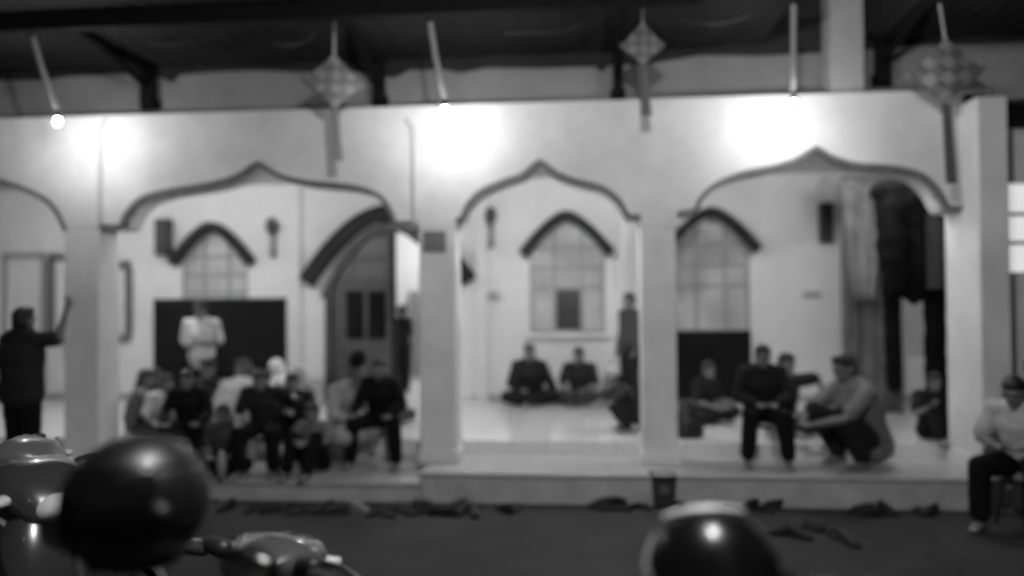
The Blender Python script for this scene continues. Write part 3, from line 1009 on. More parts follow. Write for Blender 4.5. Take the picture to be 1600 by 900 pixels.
def person(label, loc, face, base, sc=1.0, over=None, top=.1, bottom=.01, hair='short', sleeve='short', headturn=0, group=None, skirt=False, cap=None, build=1.0, hair_g=None):
    J = dict(base)
    if over:
        J.update(over)
    t = thing('person', label, 'person', loc, 0, group)
    S, F = frame_of(face)
    U = Vector((0, 0, 1))
    W = lambda p: (S * p[0] + F * p[1] + U * p[2]) * sc
    j = {k: W(v) for k, v in J.items() if k != 'tilt'}
    q = sc
    w = sc * build
    body, shirt, pants = MB(), MB(), MB()
    # torso and neck
    tor = [j['pelvis'], j['waist'], j['chest'], (j['shL'] + j['shR']) / 2 * .75 + j['neck'] * .25]
    body.sweep(tor, [(.145 * w, .10 * w), (.125 * w, .09 * w), (.15 * w, .10 * w), (.135 * w, .07 * w)], side=S, n=16)
    body.sweep([j['shL'], j['shR']], [.05 * q, .05 * q], n=10)
    hs, hf = frame_of(face + headturn)
    A = Matrix((hs, hf, U)).transposed() @ Matrix.Rotation(-R(J['tilt']), 3, 'X')
    hc = j['head']
    H = lambda x, y, z: hc + A @ (Vector((x, y, z)) * q)
    body.sweep([j['neck'] - U * .03 * q, H(0, -.02, -.07)], [.056 * q, .052 * q], n=12)
    body.ball(H(0, -.012, .022), .076 * q, .094 * q, .098 * q, A)          # cranium
    body.ball(H(0, .022, -.042), .058 * q, .066 * q, .074 * q, A)          # jaw
    body.sweep([H(0, .082, .012), H(0, .103, -.022)], [.010 * q, .015 * q], n=8)   # nose
    body.sweep([H(-.045, .066, .034), H(0, .084, .036), H(.045, .066, .034)], [.010 * q, .012 * q, .010 * q], n=8)   # brow
    body.sweep([H(-.022, .075, -.062), H(.022, .075, -.062)], [.010 * q] * 2, n=8)   # lips
    body.ball(H(0, .070, -.098), .022 * q, .02 * q, .02 * q, A)
    for s in (-1, 1):
        body.ball(H(s * .079, -.01, -.008), .012 * q, .022 * q, .034 * q, A)
    for s, L in ((1, 'L'), (-1, 'R')):
        sh, el, wr = j['sh' + L], j['el' + L], j['wr' + L]
        body.sweep([sh, sh.lerp(el, .5), el], [.050 * q, .045 * q, .038 * q], n=10)
        body.sweep([el, el.lerp(wr, .35), wr], [.038 * q, .038 * q, .025 * q], n=10)
        hand(body, wr, el, F if abs((wr - el).normalized().dot(F)) < .7 else S, U, J.get('curl', 28), -s if True else s)
        hi, kn, an = j['hi' + L], j['kn' + L], j['an' + L]
        body.sweep([hi, hi.lerp(kn, .5), kn], [.082 * q, .070 * q, .052 * q], n=12)
        body.sweep([kn, kn.lerp(an, .35), an], [.050 * q, .050 * q, .034 * q], n=10)
        fd = J.get('foot' + L)
        fd = W(fd).normalized() if fd else F
        heel = an - fd * .035 * q - U * .045 * q
        body.sweep([heel, an + fd * .06 * q - U * .042 * q, an + fd * .165 * q - U * .058 * q], [(.034 * q, .034 * q), (.042 * q, .032 * q), (.040 * q, .018 * q)], side=S, n=10)
        # sleeves, trouser legs
        e = .022 * q
        if sleeve == 'short':
            mid = sh.lerp(el, .78)
            shirt.sweep([sh, sh.lerp(el, .4), mid], [.050 * q + e, .052 * q + e, .050 * q + e], n=12)
        else:
            shirt.sweep([sh, sh.lerp(el, .5), el], [.050 * q + e, .050 * q + e, .044 * q + e], n=12)
            shirt.sweep([el, el.lerp(wr, .5), el.lerp(wr, .9)], [.044 * q + e, .042 * q + e, .034 * q + e], n=12)
        if not skirt:
            pants.sweep([hi, hi.lerp(kn, .5), kn], [.090 * q + e, .080 * q + e, .064 * q + e], n=12)
            pants.sweep([kn, kn.lerp(an, .5), kn.lerp(an, J.get('leglen', .88))], [.062 * q + e, .060 * q + e, .056 * q + e], n=12)
    e = .024 * q
    st = list(tor)
    drop = (j['pelvis'] - j['waist']).normalized() * .05 * q
    shirt.sweep([st[0] + drop, st[0], st[1], st[2], st[3]], [(.150 * w + e, .105 * w + e), (.146 * w + e, .104 * w + e), (.14 * w + e, .10 * w + e), (.158 * w + e, .108 * w + e), (.13 * w + e, .07 * w + e)], side=S, n=18)
    shirt.sweep([j['shL'], j['shR']], [.058 * q + e] * 2, n=10)
    pants.sweep([j['pelvis'] - (j['waist'] - j['pelvis']) * .35, j['pelvis'], j['pelvis'].lerp(j['waist'], .35)], [(.13 * w + e, .10 * w + e), (.148 * w + e, .105 * w + e), (.14 * w + e, .095 * w + e)], side=S, n=16)
    if skirt:
        kk = (j['knL'] + j['knR']) / 2
        aa = (j['anL'] + j['anR']) / 2
        sp = (j['knL'] - j['knR']).length / 2
        pants.sweep([j['pelvis'], j['pelvis'].lerp(kk, .5), kk, kk.lerp(aa, .55), aa + U * .03 * q],
                    [(.17 * q, .13 * q), (.17 * q + sp * .5, .13 * q), (.09 * q + sp, .11 * q), (.11 * q + sp, .11 * q), (.13 * q + sp, .12 * q)], side=S, n=18)
    near = loc[1] < 9.2
    ob = body.build('body', SKIN, t)
    remesh(ob, .0095 if near else .0115, 2)
    oshirt = shirt.build('shirt', cloth(top), t)
    remesh(oshirt, .014, 2, .016)
    op_ = pants.build('skirt' if skirt else 'trousers', cloth(bottom), t)
    remesh(op_, .014, 2, .018)
    hm = MB()
    hmat = HAIR if hair_g is None else mat('hair_%03d' % int(hair_g * 1000), hair_g, .7, .3, 30)
    if hair in ('short', 'long'):
        hm.ball(H(0, -.026, .040), .086 * q, .096 * q, .094 * q, A)
        hm.ball(H(0, -.052, -.012), .080 * q, .062 * q, .085 * q, A)
        hm.ball(H(0, .030, .088), .066 * q, .058 * q, .040 * q, A)
        if hair == 'long':
            hm.sweep([H(0, -.06, .03), H(0, -.085, -.10), H(0, -.09, -.28)], [(.085 * q, .05 * q), (.09 * q, .045 * q), (.06 * q, .03 * q)], side=S, n=12)
        oh = hm.build('hair', hmat, t)
        remesh(oh, .011, 1, .010)
    elif hair == 'scarf':
        hm.ball(H(0, -.022, .03), .100 * q, .108 * q, .115 * q, A)
        hm.sweep([H(0, -.03, .0), H(0, -.02, -.10), j['neck'] - U * .10 * q + F * .01], [(.100 * q, .095 * q), (.10 * q, .10 * q), (.175 * q, .14 * q)], side=S, n=16)
        oh = hm.build('headscarf', hmat, t)
        remesh(oh, .012, 2, .012)
        # the face shows through the opening of the scarf
        fm = MB().ball(H(0, .048, -.012), .058 * q, .060 * q, .082 * q, A)
        fm.sweep([H(0, .098, .004), H(0, .112, -.024)], [.009 * q, .013 * q], n=8)
        of = fm.build('face', SKIN, t)
        remesh(of, .008, 1)
    if cap is not None:
        cm = MB().sweep([H(0, -.015, .075), H(0, -.015, .135)], [(.088 * q, .102 * q), (.082 * q, .096 * q)], side=hs, n=18)
        cm.build('cap', cloth(cap), t, True)
    for s in (-1, 1):
        MB().ball(H(s * .032, .080, .012), .013 * q, .010 * q, .010 * q, A, n=8, m=6).build('eye', EYE, t, True)
    return t


def stool(px, py, z, label, m=GREYPL, h=.42):
    p = atz(px, py, z)
    t = thing('plastic_stool', label, 'stool', p, R(random.uniform(-20, 20)), 'low plastic stools')
    MB().box(-.15, .15, -.15, .15, h - .03, h).build('seat', m, t, bevel=.012)
    for sx in (-1, 1):
        for sy in (-1, 1):
            MB().sweep([(sx * .12, sy * .12, h - .031), (sx * .16, sy * .16, .012)], [.016, .018], n=8).build('leg', m, t, True)
    for sx in (-1, 1):
        MB().box(sx * .145 - .008, sx * .145 + .008, -.12, .12, .16, .19).build('stretcher', m, t)
    return p


# standing people
XA = spring[0][0]
person('man in dark shirt standing at far left, back turned, one arm raised to the column', (ax(34, 6.9), 6.9, -.08), 165, STAND, 1.0,
       dict(elR=(-.35, .10, 1.40), wrR=(-.385, .16, 1.67), head=(0, .03, 1.58)), .022, .006, 'short', build=1.38)
person('man in white shirt standing in front of the wide black board', (ax(315, 9.9), 9.9, 0), 4, STAND, .985,
       dict(elL=(.24, -.02, 1.12), wrL=(.09, .22, 1.16), elR=(-.24, -.02, 1.12), wrR=(-.07, .23, 1.10), head=(0, .06, 1.575), tilt=24), .62, .010, 'short', build=1.1)
person('person in dark clothes standing inside the open doorway', (ax(628, YB + .9), YB + .9, 0), 150, STAND, .93, None, .02, .012, 'short')
person('man in dark grey shirt standing beside the third column', (ax(984, 11.9), 11.9, 0), -62, STAND, 1.03, None, .055, .012, 'short', 'long')

# people sitting on the left landing and floor
def on(px, py, z):
    return tuple(atz(px, py, z))


person('long haired woman in grey top sitting nearest the leftmost column', (ax(212, 9.2), 9.2, 0), 118, KNEES, .98, None, .14, .03, 'long', 'long')
person('child in pale shirt sitting in front of the left edge of the black board', (ax(246, 10.2), 10.2, 0), 10, CROSS, .86, None, .42, .03, 'short')
person('person in black sitting on a stool below the man in the white shirt', (ax(298, 8.62), 8.62, ZLEFT), 12, STOOL, .92, None, .008, .006, 'short', 'long')
stool(298, 726, ZLEFT, 'pale stool under the person in black below the white shirt')
person('hunched person in pale grey shirt leaning forward among the sitters', (ax(360, 9.12), 9.12, 0), 172, CROSS, 1.12, dict(chest=(0, .14, .44), neck=(0, .25, .56), head=(0, .34, .63), shL=(.19, .20, .53), shR=(-.19, .20, .53), tilt=38), .36, .02, 'short', build=1.3)
person('person in grey top with dark hair behind the hunched pale shirt', (ax(392, 9.9), 9.9, 0), -30, CROSS, 1.06, None, .12, .03, 'short')
person('woman in pale grey headscarf between the white scarf and the pale robe', (ax(474, 9.7), 9.7, 0), -20, CROSS, .95, None, .26, .1, 'scarf', 'long', hair_g=.3, skirt=True)
person('boy in dark grey shirt sitting beside the long haired woman', (ax(236, 9.5), 9.5, 0), 60, CROSS, .95, None, .07, .02, 'short')
p = stool(414, 735, ZLEFT, 'pale stool under the person in dark shirt at the middle of the left landing')
person('person in dark shirt and black trousers on a stool, arm stretched sideways', (p.x, p.y, ZLEFT), 8, STOOL, .95, dict(elL=(.34, .12, .92), wrL=(.40, .20, .90), head=(0, .20, 1.09)), .022, .006, 'short')
person('woman in white headscarf sitting behind the dark shirted sitters', (ax(445, 10.1), 10.1, 0), -60, CROSS, 1.02, None, .5, .3, 'scarf', 'long', hair_g=.72, skirt=True)
person('child in light grey shirt with black trousers and knees drawn up', (ax(494, 8.55), 8.55, ZLEFT), -6, KNEES, .92, dict(knL=(.15, .34, .46), knR=(-.15, .34, .46)), .17, .006, 'short')
person('person in dark cap and pale robe leaning towards the man in black', (ax(535, 9.05), 9.05, -.02), 62, CROSS, 1.12, dict(chest=(0, .10, .48), neck=(0, .16, .64), head=(0, .22, .77)), .30, .30, 'short', 'long', cap=.006, skirt=True)
person('person in white shirt half hidden behind the man in black', (ax(588, 10.0), 10.0, 0), 160, CROSS, 1.0, None, .66, .05, 'short')
p = stool(600, 722, ZLEFT, 'pale stool under the man in black beside the second column')
person('man in black sitting with knees apart beside the second column', (p.x, p.y, ZLEFT), -3, STOOL, 1.0, dict(knL=(.24, .40, .52), anL=(.27, .40, .09), knR=(-.24, .40, .52), anR=(-.28, .38, .09), wrR=(-.25, .38, .62)), .006, .005, 'short', 'long', build=1.1)

# middle bay
person('larger man in dark clothes sitting against the back wall', (ax(826, YB - .42), YB - .42, 0), 6, CROSS, 1.12, dict(elL=(.30, .05, .30), wrL=(.36, .12, .10)), .012, .010, 'short', 'long', build=1.25)
person('man in dark vest with bare arms sitting right of the larger man', (ax(906, YB - .42), YB - .42, 0), -14, CROSS, 1.06, None, .014, .03, 'short')
person('child in pale cap squatting at the foot of the third column', (ax(990, 9.75), 9.75, 0), -80, SQUAT, .86, None, .03, .02, 'short', cap=.45)

# right bay
person('person in black sitting in front of the low black board', (ax(1096, 10.6), 10.6, 0), 40, CROSS, .95, None, .014, .012, 'short')
p = stool(1190, 718, -.15, 'pale stool under the dark clad man beside the third column')
belted = person('man in dark shirt and pale belt sitting on a stool at the step edge', (p.x, p.y, -.15), -4, STOOL, 1.04, dict(wrL=(.10, .36, .64), wrR=(-.10, .36, .64), knL=(.17, .42, .52), knR=(-.17, .42, .52)), .015, .008, 'short', 'long', build=1.15)
S_, F_ = frame_of(-4)
ring = [(S_ * (.197 * math.cos(R(a))) + F_ * (.022 + .150 * math.sin(R(a))) + Vector((0, 0, .635))) for a in range(0, 361, 15)]
MB().sweep(ring, [(.012, .024)] * len(ring), side=(0, 0, 1), n=8, caps=False).build('belt', cloth(.3), belted, True)
person('man with bent arm raised behind the man with the pale belt', (ax(1218, 9.8), 9.8, 0), 20, CROSS, 1.14, dict(elL=(.40, .08, .58), wrL=(.44, .2, .36), pelvis=(0, 0, .16)), .02, .02, 'short')
person('large man in grey shirt crouching sideways on the step', (ax(1345, 8.55), 8.55, -.15), -68, SQUAT, 1.24, dict(waist=(0, .0, .38), chest=(0, .05, .56), neck=(0, .12, .71), head=(0, .19, .845), shL=(.19, .10, .66), shR=(-.19, .10, .66)), .17, .02, 'short', build=1.4)
person('person in dark clothes sitting under the curtain, arms on the knees', (ax(1452, 9.45), 9.45, 0), 0, KNEES, .92, dict(elL=(.34, .2, .42), wrL=(.42, .36, .36), elR=(-.28, .22, .34), wrR=(-.2, .40, .44)), .016, .010, 'short')
p = stool(1602, 822, GZ, 'dark stool on the ground at the right edge of the picture', BLACKP)
person('person in pale shirt and black trousers sitting at far right below the corner pier', (p.x, p.y, GZ), -44, STOOL, 1.14, dict(head=(0, .22, 1.10), tilt=26, wrL=(.08, .36, .68), wrR=(-.08, .36, .68)), .46, .006, 'short')
person('person cut off by the right edge of the picture, dark hair showing', (ax(1614, 7.9), 7.9, -.15), -30, STOOL, .98, None, .2, .01, 'short')
stool(1614, 745, -.15, 'pale stool behind the right edge sitter')
person('boy in white shirt sitting behind the black helmet near the board', (ax(262, 9.05), 9.05, 0), 24, CROSS, .92, None, .55, .02, 'short')
person('man in dark top sitting left of the hunched pale shirt', (ax(335, 9.55), 9.55, 0), -14, CROSS, 1.1, None, .03, .02, 'short')
person('person in black with knees drawn up right of the outstretched arm', (ax(458, 8.95), 8.95, 0), 14, KNEES, .96, None, .012, .006, 'short', 'long')
person('child in grey shirt sitting low in front of the pale hunched shirt', (ax(352, 8.45), 8.45, ZLEFT), 10, CROSS, .9, None, .06, .008, 'short')

# ------------------------------------------------------------------ helmets
def dome(rx, ry, rz, lo, hi, lon0=-180, lon1=180, n=36, m=18, off=0.0, chin=0.0):
    """patch of an egg shaped shell; +y is the front; lat from lo to hi degrees"""
    v, f = [], []
    for i in range(m + 1):
        la = R(lo + (hi - lo) * i / m)
        for j in range(n + 1):
            th = R(lon0 + (lon1 - lon0) * j / n)
            c = math.cos(la)
            x, y, z = (rx + off) * c * math.sin(th), (ry + off) * c * math.cos(th), (rz + off) * math.sin(la)
            if z < 0 and y > 0:
                y += chin * (y / ry) * min(1, -z / rz)
            v.append((x, y, z))
    for i in range(m):
        for j in range(n):
            a = i * (n + 1) + j
            f.append((a, a + 1, a + n + 2, a + n + 1))
    return v, f


def helmet(loc, rz, tilt, shell, visor, label, sc=1.0, pale_rim=None, vhi=37):
    t = thing('motorcycle_helmet', label, 'helmet', loc, rz, 'motorcycle helmets on the scooters')
    t.rotation_euler = (tilt, 0, rz)
    rx, ry, rh = .137 * sc, .160 * sc, .150 * sc
    # chin bar and lower shell, upper shell, leaving the eye port open for the visor
    for (lo, hi, a0, a1, nm) in ((-58, -34, -180, 180, 'lower_shell'), (34, 90, -180, 180, 'crown'), (-34, 34, 72, 288, 'rear_shell')):
        v, f = dome(rx, ry, rh, lo, hi, a0, a1, chin=.03 * sc)
        o = MB().add(v, f).build(nm, shell, t, True)
        s = o.modifiers.new('thick', 'SOLIDIFY')
        s.thickness = .012
    v, f = dome(rx, ry, rh, -35.5, vhi, -76, 76, off=.005, chin=.03 * sc)
    o = MB().add(v, f).build('visor', visor, t, True)
    o.modifiers.new('thick', 'SOLIDIFY').thickness = .003
    for s in (-1, 1):
        MB().sweep([(s * (rx + .004) * .965, ry * .20, .0), (s * (rx + .012) * .965, ry * .21, .0)], [.024, .02], n=14).build('visor_pivot', BLACKP, t, True)
    ring = [(rx * .56 * math.sin(R(a)), ry * .56 * math.cos(R(a)), -rh * .86) for a in range(0, 361, 15)]
    MB().sweep(ring, [.013] * len(ring), n=8, caps=False).build('neck_trim', RUBBER, t, True)
    if pale_rim:
        ring = []
        for a in range(-78, 79, 6):
            la = R(vhi + 3)
            ring.append(((rx + .004) * math.cos(la) * math.sin(R(a)), (ry + .004) * math.cos(la) * math.cos(R(a)), (rh + .004) * math.sin(la)))
        MB().sweep(ring, [.008] * len(ring), n=6).build('visor_rim', pale_rim, t, True)
    MB().sweep([(0, -ry * .45, rh * .92), (0, -ry * .65, rh * .80)], [(.03, .007), (.022, .006)], side=(1, 0, 0), n=10).build('vent', BLACKP, t, True)
    return t


VISOR = mat('dark_visor', .004, .27, spec=.4)
PALESH = mat('pale_helmet_shell', .75, .35, coat=.5)
p = at(217, 782, 1.62)
helmet((p.x, p.y, p.z), R(150), R(4), BLACKG, VISOR, 'black full face helmet on the scooter at lower left', .97)
p = at(1110, 906, 1.62)
helmet((p.x, p.y, p.z), R(188), R(26), PALESH, VISOR, 'pale helmet with large dark visor at the bottom right of centre', 1.0, PALESH, 50)

# ------------------------------------------------------------------ scooters
def scooter(loc, rz, label, panel, trim, mirrors=(1, 1), sc=1.0, steer=0.0):
    t = thing('parked_scooter', label, 'scooter', loc, rz, 'scooters parked in front of the mosque')
    t.scale = (sc, sc, sc)
    for nm, y in (('front_wheel', .66), ('rear_wheel', -.62)):
        c = [(0, y + .215 * math.cos(R(a)), .265 + .215 * math.sin(R(a))) for a in range(0, 361, 15)]
        w = MB().sweep(c, [.05] * len(c), side=(1, 0, 0), n=10, caps=False).build(nm, RUBBER, t, True)
        MB().sweep([(-.03, y, .265), (.03, y, .265)], [.16, .16], n=20, caps=False).build('rim', CHROME, w)
    c = [(0, .66 + .29 * math.cos(R(a)), .265 + .29 * math.sin(R(a))) for a in range(20, 171, 12)]
    MB().sweep(c, [(.07, .012)] * len(c), side=(1, 0, 0), n=12).build('front_fender', panel, t, True)
    for s in (-1, 1):
        MB().sweep([(s * .075, .66, .265), (s * .075, .50, .72)], [.022, .026], n=10).build('fork_tube', CHROME, t, True)
    MB().sweep([(0, .56, .36), (0, .54, .50), (0, .50, .68), (0, .46, .82), (0, .42, .90)], [(.14, .05), (.20, .09), (.23, .10), (.20, .09), (.12, .06)], side=(1, 0, 0), n=20, power=.75).build('leg_shield', panel, t, True)
    MB().sweep([(0, .42, .24), (0, .10, .22), (0, -.12, .26)], [(.17, .05), (.19, .05), (.17, .06)], side=(1, 0, 0), n=16, power=.7).build('floorboard', trim, t, True)
    MB().sweep([(0, .02, .50), (0, -.25, .56), (0, -.60, .62), (0, -.92, .72)], [(.13, .18), (.17, .16), (.15, .11), (.06, .05)], side=(1, 0, 0), n=20, power=.8).build('body_panel', panel, t, True)
    MB().sweep([(0, .14, .74), (0, -.12, .75), (0, -.40, .79), (0, -.72, .82)], [(.09, .05), (.14, .055), (.15, .06), (.11, .045)], side=(1, 0, 0), n=18, power=.75).build('seat', RUBBER, t, True)
    MB().sweep([(-.10, -.62, .80), (-.11, -.90, .84), (0, -1.0, .85), (.11, -.90, .84), (.10, -.62, .80)], [.014] * 5, n=8).build('grab_rail', CHROME, t, True)
    MB().sweep([(0, -.93, .70), (0, -.99, .69)], [(.07, .04), (.06, .03)], side=(1, 0, 0), n=12).build('tail_light', mat('tail_lens', .12, .2), t, True)
    MB().sweep([(.16, -.25, .26), (.18, -.55, .28), (.19, -.95, .34)], [.03, .055, .05], n=12).build('exhaust', CHROME, t, True)
    # steering head, turned with the handlebar
    h = bpy.data.objects.new('handlebar', None)
    COL.objects.link(h)
    h.parent = t
    h.location = (0, .34, .93)
    h.rotation_euler = (0, 0, steer)
    MB().sweep([(0, .16, -.06), (0, .10, .0), (0, .0, .03), (0, -.09, .02)], [(.10, .07), (.15, .085), (.16, .075), (.10, .04)], side=(1, 0, 0), n=20, power=.8).build('handle_cowl', panel, h, True)
    MB().sweep([(0, .165, -.045), (0, .20, -.04)], [(.085, .06), (.07, .05)], side=(1, 0, 0), n=18).build('headlight', mat('headlight_lens', .5, .08, coat=1), h, True)
    for s in (-1, 1):
        MB().sweep([(s * .13, .13, .0), (s * .155, .15, .0)], [(.028, .022), (.02, .016)], n=12).build('turn_signal', MATS['headlight_lens'], h, True)
        MB().sweep([(s * .12, -.01, .03), (s * .36, -.07, .035)], [.014] * 2, n=8).build('bar_tube', CHROME, h, True)
        MB().sweep([(s * .24, -.045, .034), (s * .38, -.08, .036)], [.021, .019], n=12).build('grip', RUBBER, h, True)
        MB().sweep([(s * .19, .03, .04), (s * .28, .035, .035), (s * .37, -.005, .03)], [.010, .008, .009], n=8).build('lever', CHROME, h, True)
        MB().sweep([(s * .18, -.02, .04), (s * .22, -.03, .05)], [.034, .028], n=10).build('switch_pod', BLACKP, h, True)
        if mirrors[0 if s < 0 else 1]:
            MB().sweep([(s * .19, -.01, .05), (s * .24, .0, .17), (s * .29, .0, .21)], [.008] * 3, n=8).build('mirror_stalk', BLACKP, h, True)
            MB().sweep([(s * .24, .012, .215), (s * .31, .012, .225), (s * .37, .012, .22)], [(.040, .016), (.048, .018), (.034, .014)], side=(0, 0, 1), n=14).build('mirror_head', BLACKP, h, True)
            MB().sweep([(s * .25, -.006, .216), (s * .31, -.007, .225), (s * .36, -.006, .22)], [(.034, .004), (.042, .004), (.028, .004)], side=(0, 0, 1), n=14).build('mirror_glass', CHROME, h, True)
    MB().sweep([(0, -.06, .045), (0, -.085, .035)], [(.085, .035), (.075, .03)], side=(1, 0, 0), n=16).build('instrument', VISOR, h, True)
    return t


PANEL_D = mat('dark_scooter_paint', .03, .25, coat=.8)
PANEL_G = mat('grey_scooter_paint', .075, .22, coat=.8)
PANEL_S = mat('silver_scooter_paint', .10, .3, coat=.5)
def park(px, py, Y, hz, rz, sc=1.0):
    """ground point so that the steering head (0.95 high) falls at the given pixel"""
    p = at(px, py, Y)
    d = Vector((-math.sin(rz), math.cos(rz), 0)) * .34 * sc
    return (p.x - d.x, p.y - d.y, gz(p.y - d.y))


scooter(park(418, 862, 2.34, .95, R(-14)), R(-14), 'grey scooter with glossy cowl at lower left, black grips showing', PANEL_G, BLACKP, (0, 0), .99, R(-10))
scooter(park(40, 770, 2.75, .95, R(-100), 1.1), R(-100), 'dark scooter with chrome levers at the left edge of the picture', PANEL_D, BLACKP, (0, 0), 1.14, R(-20))
scooter(park(24, 722, 3.5, .95, R(-70), 1.12), R(-70), 'grey scooter standing behind the dark scooter at the left edge', PANEL_S, BLACKP, (0, 0), 1.12, R(-10))
scooter(park(225, 1000, 1.72, .95, R(-20)), R(-20), 'dark scooter carrying the black helmet', PANEL_D, BLACKP, (1, 1), 1.02, R(0))
scooter(park(1215, 960, 1.92, .95, R(48)), R(48), 'dark scooter carrying the pale helmet', PANEL_D, BLACKP, (1, 0), 1.02, R(0))

# ------------------------------------------------------------------ footwear left on the ground
SHOE = [mat('sandal_black', .008, .7, .3, 30), mat('sandal_dark', .02, .7, .3, 30), mat('sandal_pale', .2, .7, .2, 30)]
def sandal_meshes():
    ol = [(.045 * math.sin(a) * (1.0 + .12 * math.cos(a)), .132 * math.cos(a)) for a in np.linspace(0, 2 * math.pi, 17)[:-1]]
    v = [(x, y, 0) for x, y in ol] + [(x, y, .028) for x, y in ol]
    n = len(ol)
    f = [tuple(range(n - 1, -1, -1)), tuple(range(n, 2 * n))] + [(j, (j + 1) % n, n + (j + 1) % n, n + j) for j in range(n)]
    sole = MB().add(v, f).mesh('sole')
    st = MB()
    for s in (-1, 1):
        st.sweep([(0, .075, .028), (s * .03, .04, .055), (s * .047, -.02, .02)], [.008, .010, .008], n=6)
    strap = st.mesh('strap')
    up = MB().sweep([(0, .085, .030), (0, .03, .045), (0, -.03, .05), (0, -.10, .055)], [(.040, .022), (.042, .034), (.036, .044), (.032, .05)], side=(1, 0, 0), n=10).mesh('upper')
    return sole, strap, up


SOLE, STRAP, UPPER = sandal_meshes()
SETS = {}
def shoe(px, py, rz, kind, tone, label, lean=0.0):
    z = GZ
    p = atz(px, py, z)
    t = thing('shoe' if kind else 'sandal', label, 'shoe' if kind else 'sandal', (p.x, p.y, z + .001), rz, 'footwear left at the foot of the steps')
    for nm, me0 in ((('sole', SOLE), ('upper', UPPER)) if kind else (('sole', SOLE), ('strap', STRAP))):
        key = (nm, tone)
        if key not in SETS:
            SETS[key] = me0.copy()
            SETS[key].materials.append(SHOE[tone])
        o = bpy.data.objects.new(nm, SETS[key])
        COL.objects.link(o)
        o.parent = t
    t.scale = (1.05,) * 3
    return t


rows_ = [
    ('before the left landing', [(352, 797), (388, 800), (425, 800), (446, 796), (468, 803), (505, 800), (523, 803)]),
    ('below the man in black on the stool', [(562, 800), (586, 803), (604, 806), (622, 800)]),
    ('below the column with the grey plate', [(650, 803), (664, 794), (676, 801), (694, 805)]),
    ('left of the middle of the step', [(712, 796), (722, 803), (742, 806), (788, 800), (806, 797)]),
    ('left of the dark bin', [(938, 793), (952, 797), (968, 790), (984, 795), (1004, 793)]),
    ('between the bin and the pale helmet', [(1066, 792), (1080, 795), (1100, 791)]),
    ('right of the pale helmet', [(1142, 794), (1158, 790), (1176, 793), (1190, 797), (1204, 792)]),
    ('scattered out on the ground right of the pale helmet', [(1222, 836), (1248, 840), (1268, 824), (1288, 830), (1306, 840), (1326, 850)]),
    ('below the crouching man', [(1346, 802), (1362, 806), (1386, 802), (1440, 800), (1452, 805)]),
]
for where, spots in rows_:
    for k, (px, py) in enumerate(spots):
        kind = random.random() < .45
        tone = 2 if (px, py) in ((562, 800), (1100, 791)) else random.choice((0, 0, 1))
        lab = ('pale ' if tone == 2 else 'dark ') + ('shoe ' if kind else 'sandal ') + where
        if tone != 2:
            lab += ', ' + ('first', 'second', 'third', 'fourth', 'fifth', 'sixth', 'seventh')[k] + ' from the left'
        shoe(px, py, random.uniform(0, 6.28), kind, tone, lab)

# ------------------------------------------------------------------ small things
p = atz(1036, 791, GZ)
b = thing('waste_bin', 'small dark bin standing against the step face below the third column', 'bin', p, R(4))
BINM = mat('bin_dark', .03, .6, .3, 10)
v = [(-.10, -.09, 0), (.10, -.09, 0), (.10, .09, 0), (-.10, .09, 0), (-.12, -.11, .33), (.12, -.11, .33), (.12, .11, .33), (-.12, .11, .33)]
MB().add(v, [(0, 3, 2, 1), (0, 1, 5, 4), (1, 2, 6, 5), (2, 3, 7, 6), (3, 0, 4, 7)]).build('bin_body', BINM, b)
MB().sweep([(-.12, -.11, .33), (.12, -.11, .33), (.12, .11, .33), (-.12, .11, .33), (-.12, -.11, .33)], [.012] * 5, n=6, caps=False).build('bin_rim', BLACKP, b)
MB().box(-.05, .05, -.108, -.098, .15, .24).build('bin_label', mat('bin_label_grey', .12, .6), b)

p = atz(1082, 686, 0)
b = thing('black_backpack', 'slumped black backpack on the floor right of the third column', 'backpack', (p.x, p.y + .1, 0), R(10))
o = MB().sweep([(-.02, 0, .06), (-.03, .0, .22), (-.06, .02, .40)], [(.17, .11), (.14, .10), (.08, .06)], side=(1, 0, 0), n=16, power=.75).build('bag_body', BLACKP, b, True)
MB().sweep([(-.01, -.11, .08), (-.02, -.105, .20)], [(.11, .035), (.09, .03)], side=(1, 0, 0), n=14, power=.7).build('front_pocket', BLACKP, b, True)
MB().sweep([(-.10, .02, .42), (-.06, .0, .48), (-.02, .02, .42)], [.012] * 3, n=8).build('carry_loop', BLACKP, b, True)

def bottle(px, py, z, h, label, g=.32):
    p = atz(px, py, z)
    t = thing('plastic_bottle', label, 'bottle', p, 0, 'plastic bottles')
    k = h / .30
    MB().sweep([(0, 0, .012 * k), (0, 0, .17 * k), (0, 0, .22 * k), (0, 0, .265 * k)], [.040 * k, .040 * k, .032 * k, .014 * k], n=16, caps=False).build('bottle_body', mat('bottle_%d' % int(g * 100), g, .2), t, True)
    MB().sweep([(0, 0, .266 * k), (0, 0, .29 * k)], [.016 * k] * 2, n=12, caps=False).build('bottle_cap', WHITEPL, t)


bottle(346, 752, ZLEFT, .34, 'large pale bottle on the left landing beside the black helmet')
bottle(192, 690, -.26, .28, 'pale bottle by the leftmost column', .6)
bottle(30, 700, -.08, .30, 'pale bottle on the side landing at far left', .5)

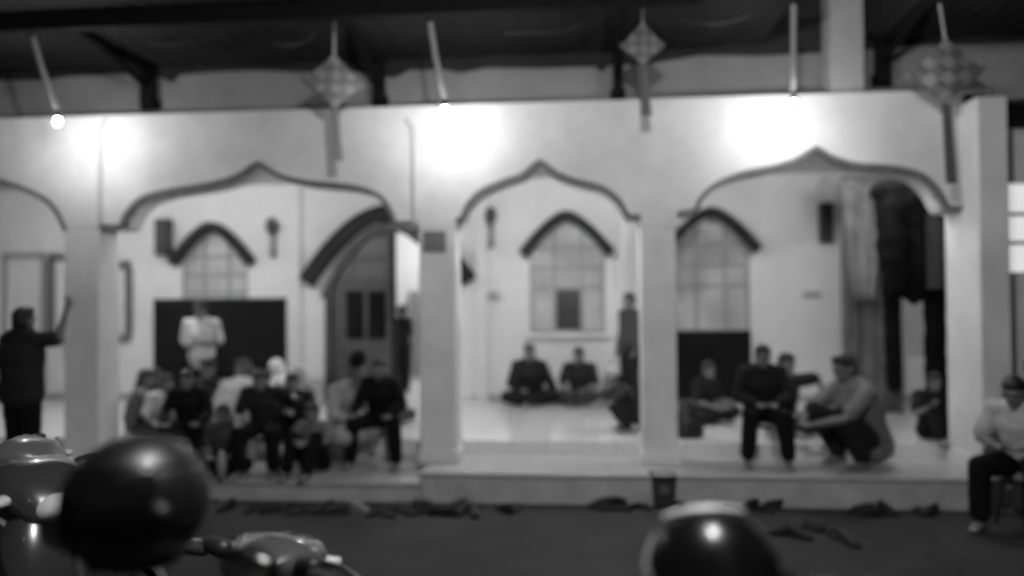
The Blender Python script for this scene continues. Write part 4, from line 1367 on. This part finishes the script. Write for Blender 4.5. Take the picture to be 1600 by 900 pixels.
p = atz(955, 624, 0)
b = thing('duffel_bag', 'black duffel bag against the back wall right of the seated men', 'bag', (p.x, YB - .25, 0), R(8))
MB().sweep([(-.15, 0, .11), (.15, 0, .11)], [.105, .105], n=16, power=.85).build('bag_body', BLACKP, b, True)
MB().sweep([(-.08, -.05, .21), (0, -.04, .30), (.08, -.05, .21)], [.01] * 3, n=8).build('handle', BLACKP, b, True)
p = at(955, 600, YB - .1)
b = thing('cloth_sack', 'pale grey sack leaning on the wall behind the black duffel bag', 'sack', (p.x, YB - .13, 0), 0)
MB().sweep([(0, 0, .08), (0, 0, .30), (0, .02, .46), (0, .03, .56)], [(.15, .09), (.15, .085), (.10, .06), (.04, .03)], side=(1, 0, 0), n=16, power=.8).build('sack_body', mat('sack_grey', .26, .9, .3, 8), b, True)
MB().sweep([(0, .03, .57), (.02, .03, .62)], [.03, .045], n=10).build('tied_top', MATS['sack_grey'], b, True)

a, c = ax(1064, 10.75), ax(1152, 10.75)
b = thing('low_bench', 'low grey bench in front of the low black board', 'bench', ((a + c) / 2, 10.9, 0), 0)
w = (c - a) / 2
BEN = mat('bench_grey', .13, .6, .2, 6)
MB().box(-w, w, -.14, .14, .20, .24).build('bench_top', BEN, b, bevel=.006)
for s in (-1, 1):
    MB().box(s * (w - .08) - .02, s * (w - .08) + .02, -.11, .11, 0, .199).build('leg', BEN, b)

for k, (px, py, lab) in enumerate(((1262, 652, 'pale drinking cup on the floor between the right hand sitters, nearer the belted man'), (1281, 648, 'pale drinking cup on the floor beside the crouching man'))):
    p = atz(px, py, 0)
    b = thing('drinking_cup', lab, 'cup', p, 0, 'cups on the veranda floor')
    MB().sweep([(0, 0, .006), (0, 0, .12)], [.035, .046], n=16, caps=False).build('cup_body', WHITEPL, b, True)
    MB().sweep([(0, 0, .118), (0, 0, .126)], [.050, .050], n=16, caps=False).build('cup_lid', GREYPL, b)
p = atz(1276, 662, 0)
b = thing('small_bag', 'small dark shoulder bag on the floor beside the crouching man', 'bag', p, R(20))
MB().sweep([(-.07, 0, .07), (.07, 0, .07)], [(.075, .05)] * 2, side=(0, 0, 1), n=14, power=.8).build('bag_body', BLACKP, b, True)
MB().sweep([(-.09, 0, .12), (-.04, .02, .22), (.05, .02, .21), (.09, 0, .12)], [.008] * 4, n=6).build('bag_strap', BLACKP, b, True)

# ------------------------------------------------------------------ street lamp beside the photographer (its light glints on the helmets)
b = thing('street_lamp', 'lamp post with a long arm over the parked scooters', 'lamp', (2.3, .3, gz(.3)), 0)
MB().sweep([(0, 0, 0), (0, 0, 2.4), (0, 0, 4.3)], [.06, .05, .04], n=12).build('lamp_pole', STEEL, b, True)
MB().sweep([(0, 0, 4.25), (-1.0, .6, 4.45), (-2.1, 1.35, 4.35)], [.025] * 3, n=10).build('lamp_arm', STEEL, b, True)
MB().sweep([(-2.1, 1.35, 4.34), (-2.1, 1.35, 4.22)], [.04, .16], n=18, caps=False).build('lamp_shade', WHITEPL, b, True)
MB().ball((-2.1, 1.35, 4.15), .06, .06, .07).build('bulb', mat('street_bulb', 1, .5, emit=2300), b, True)
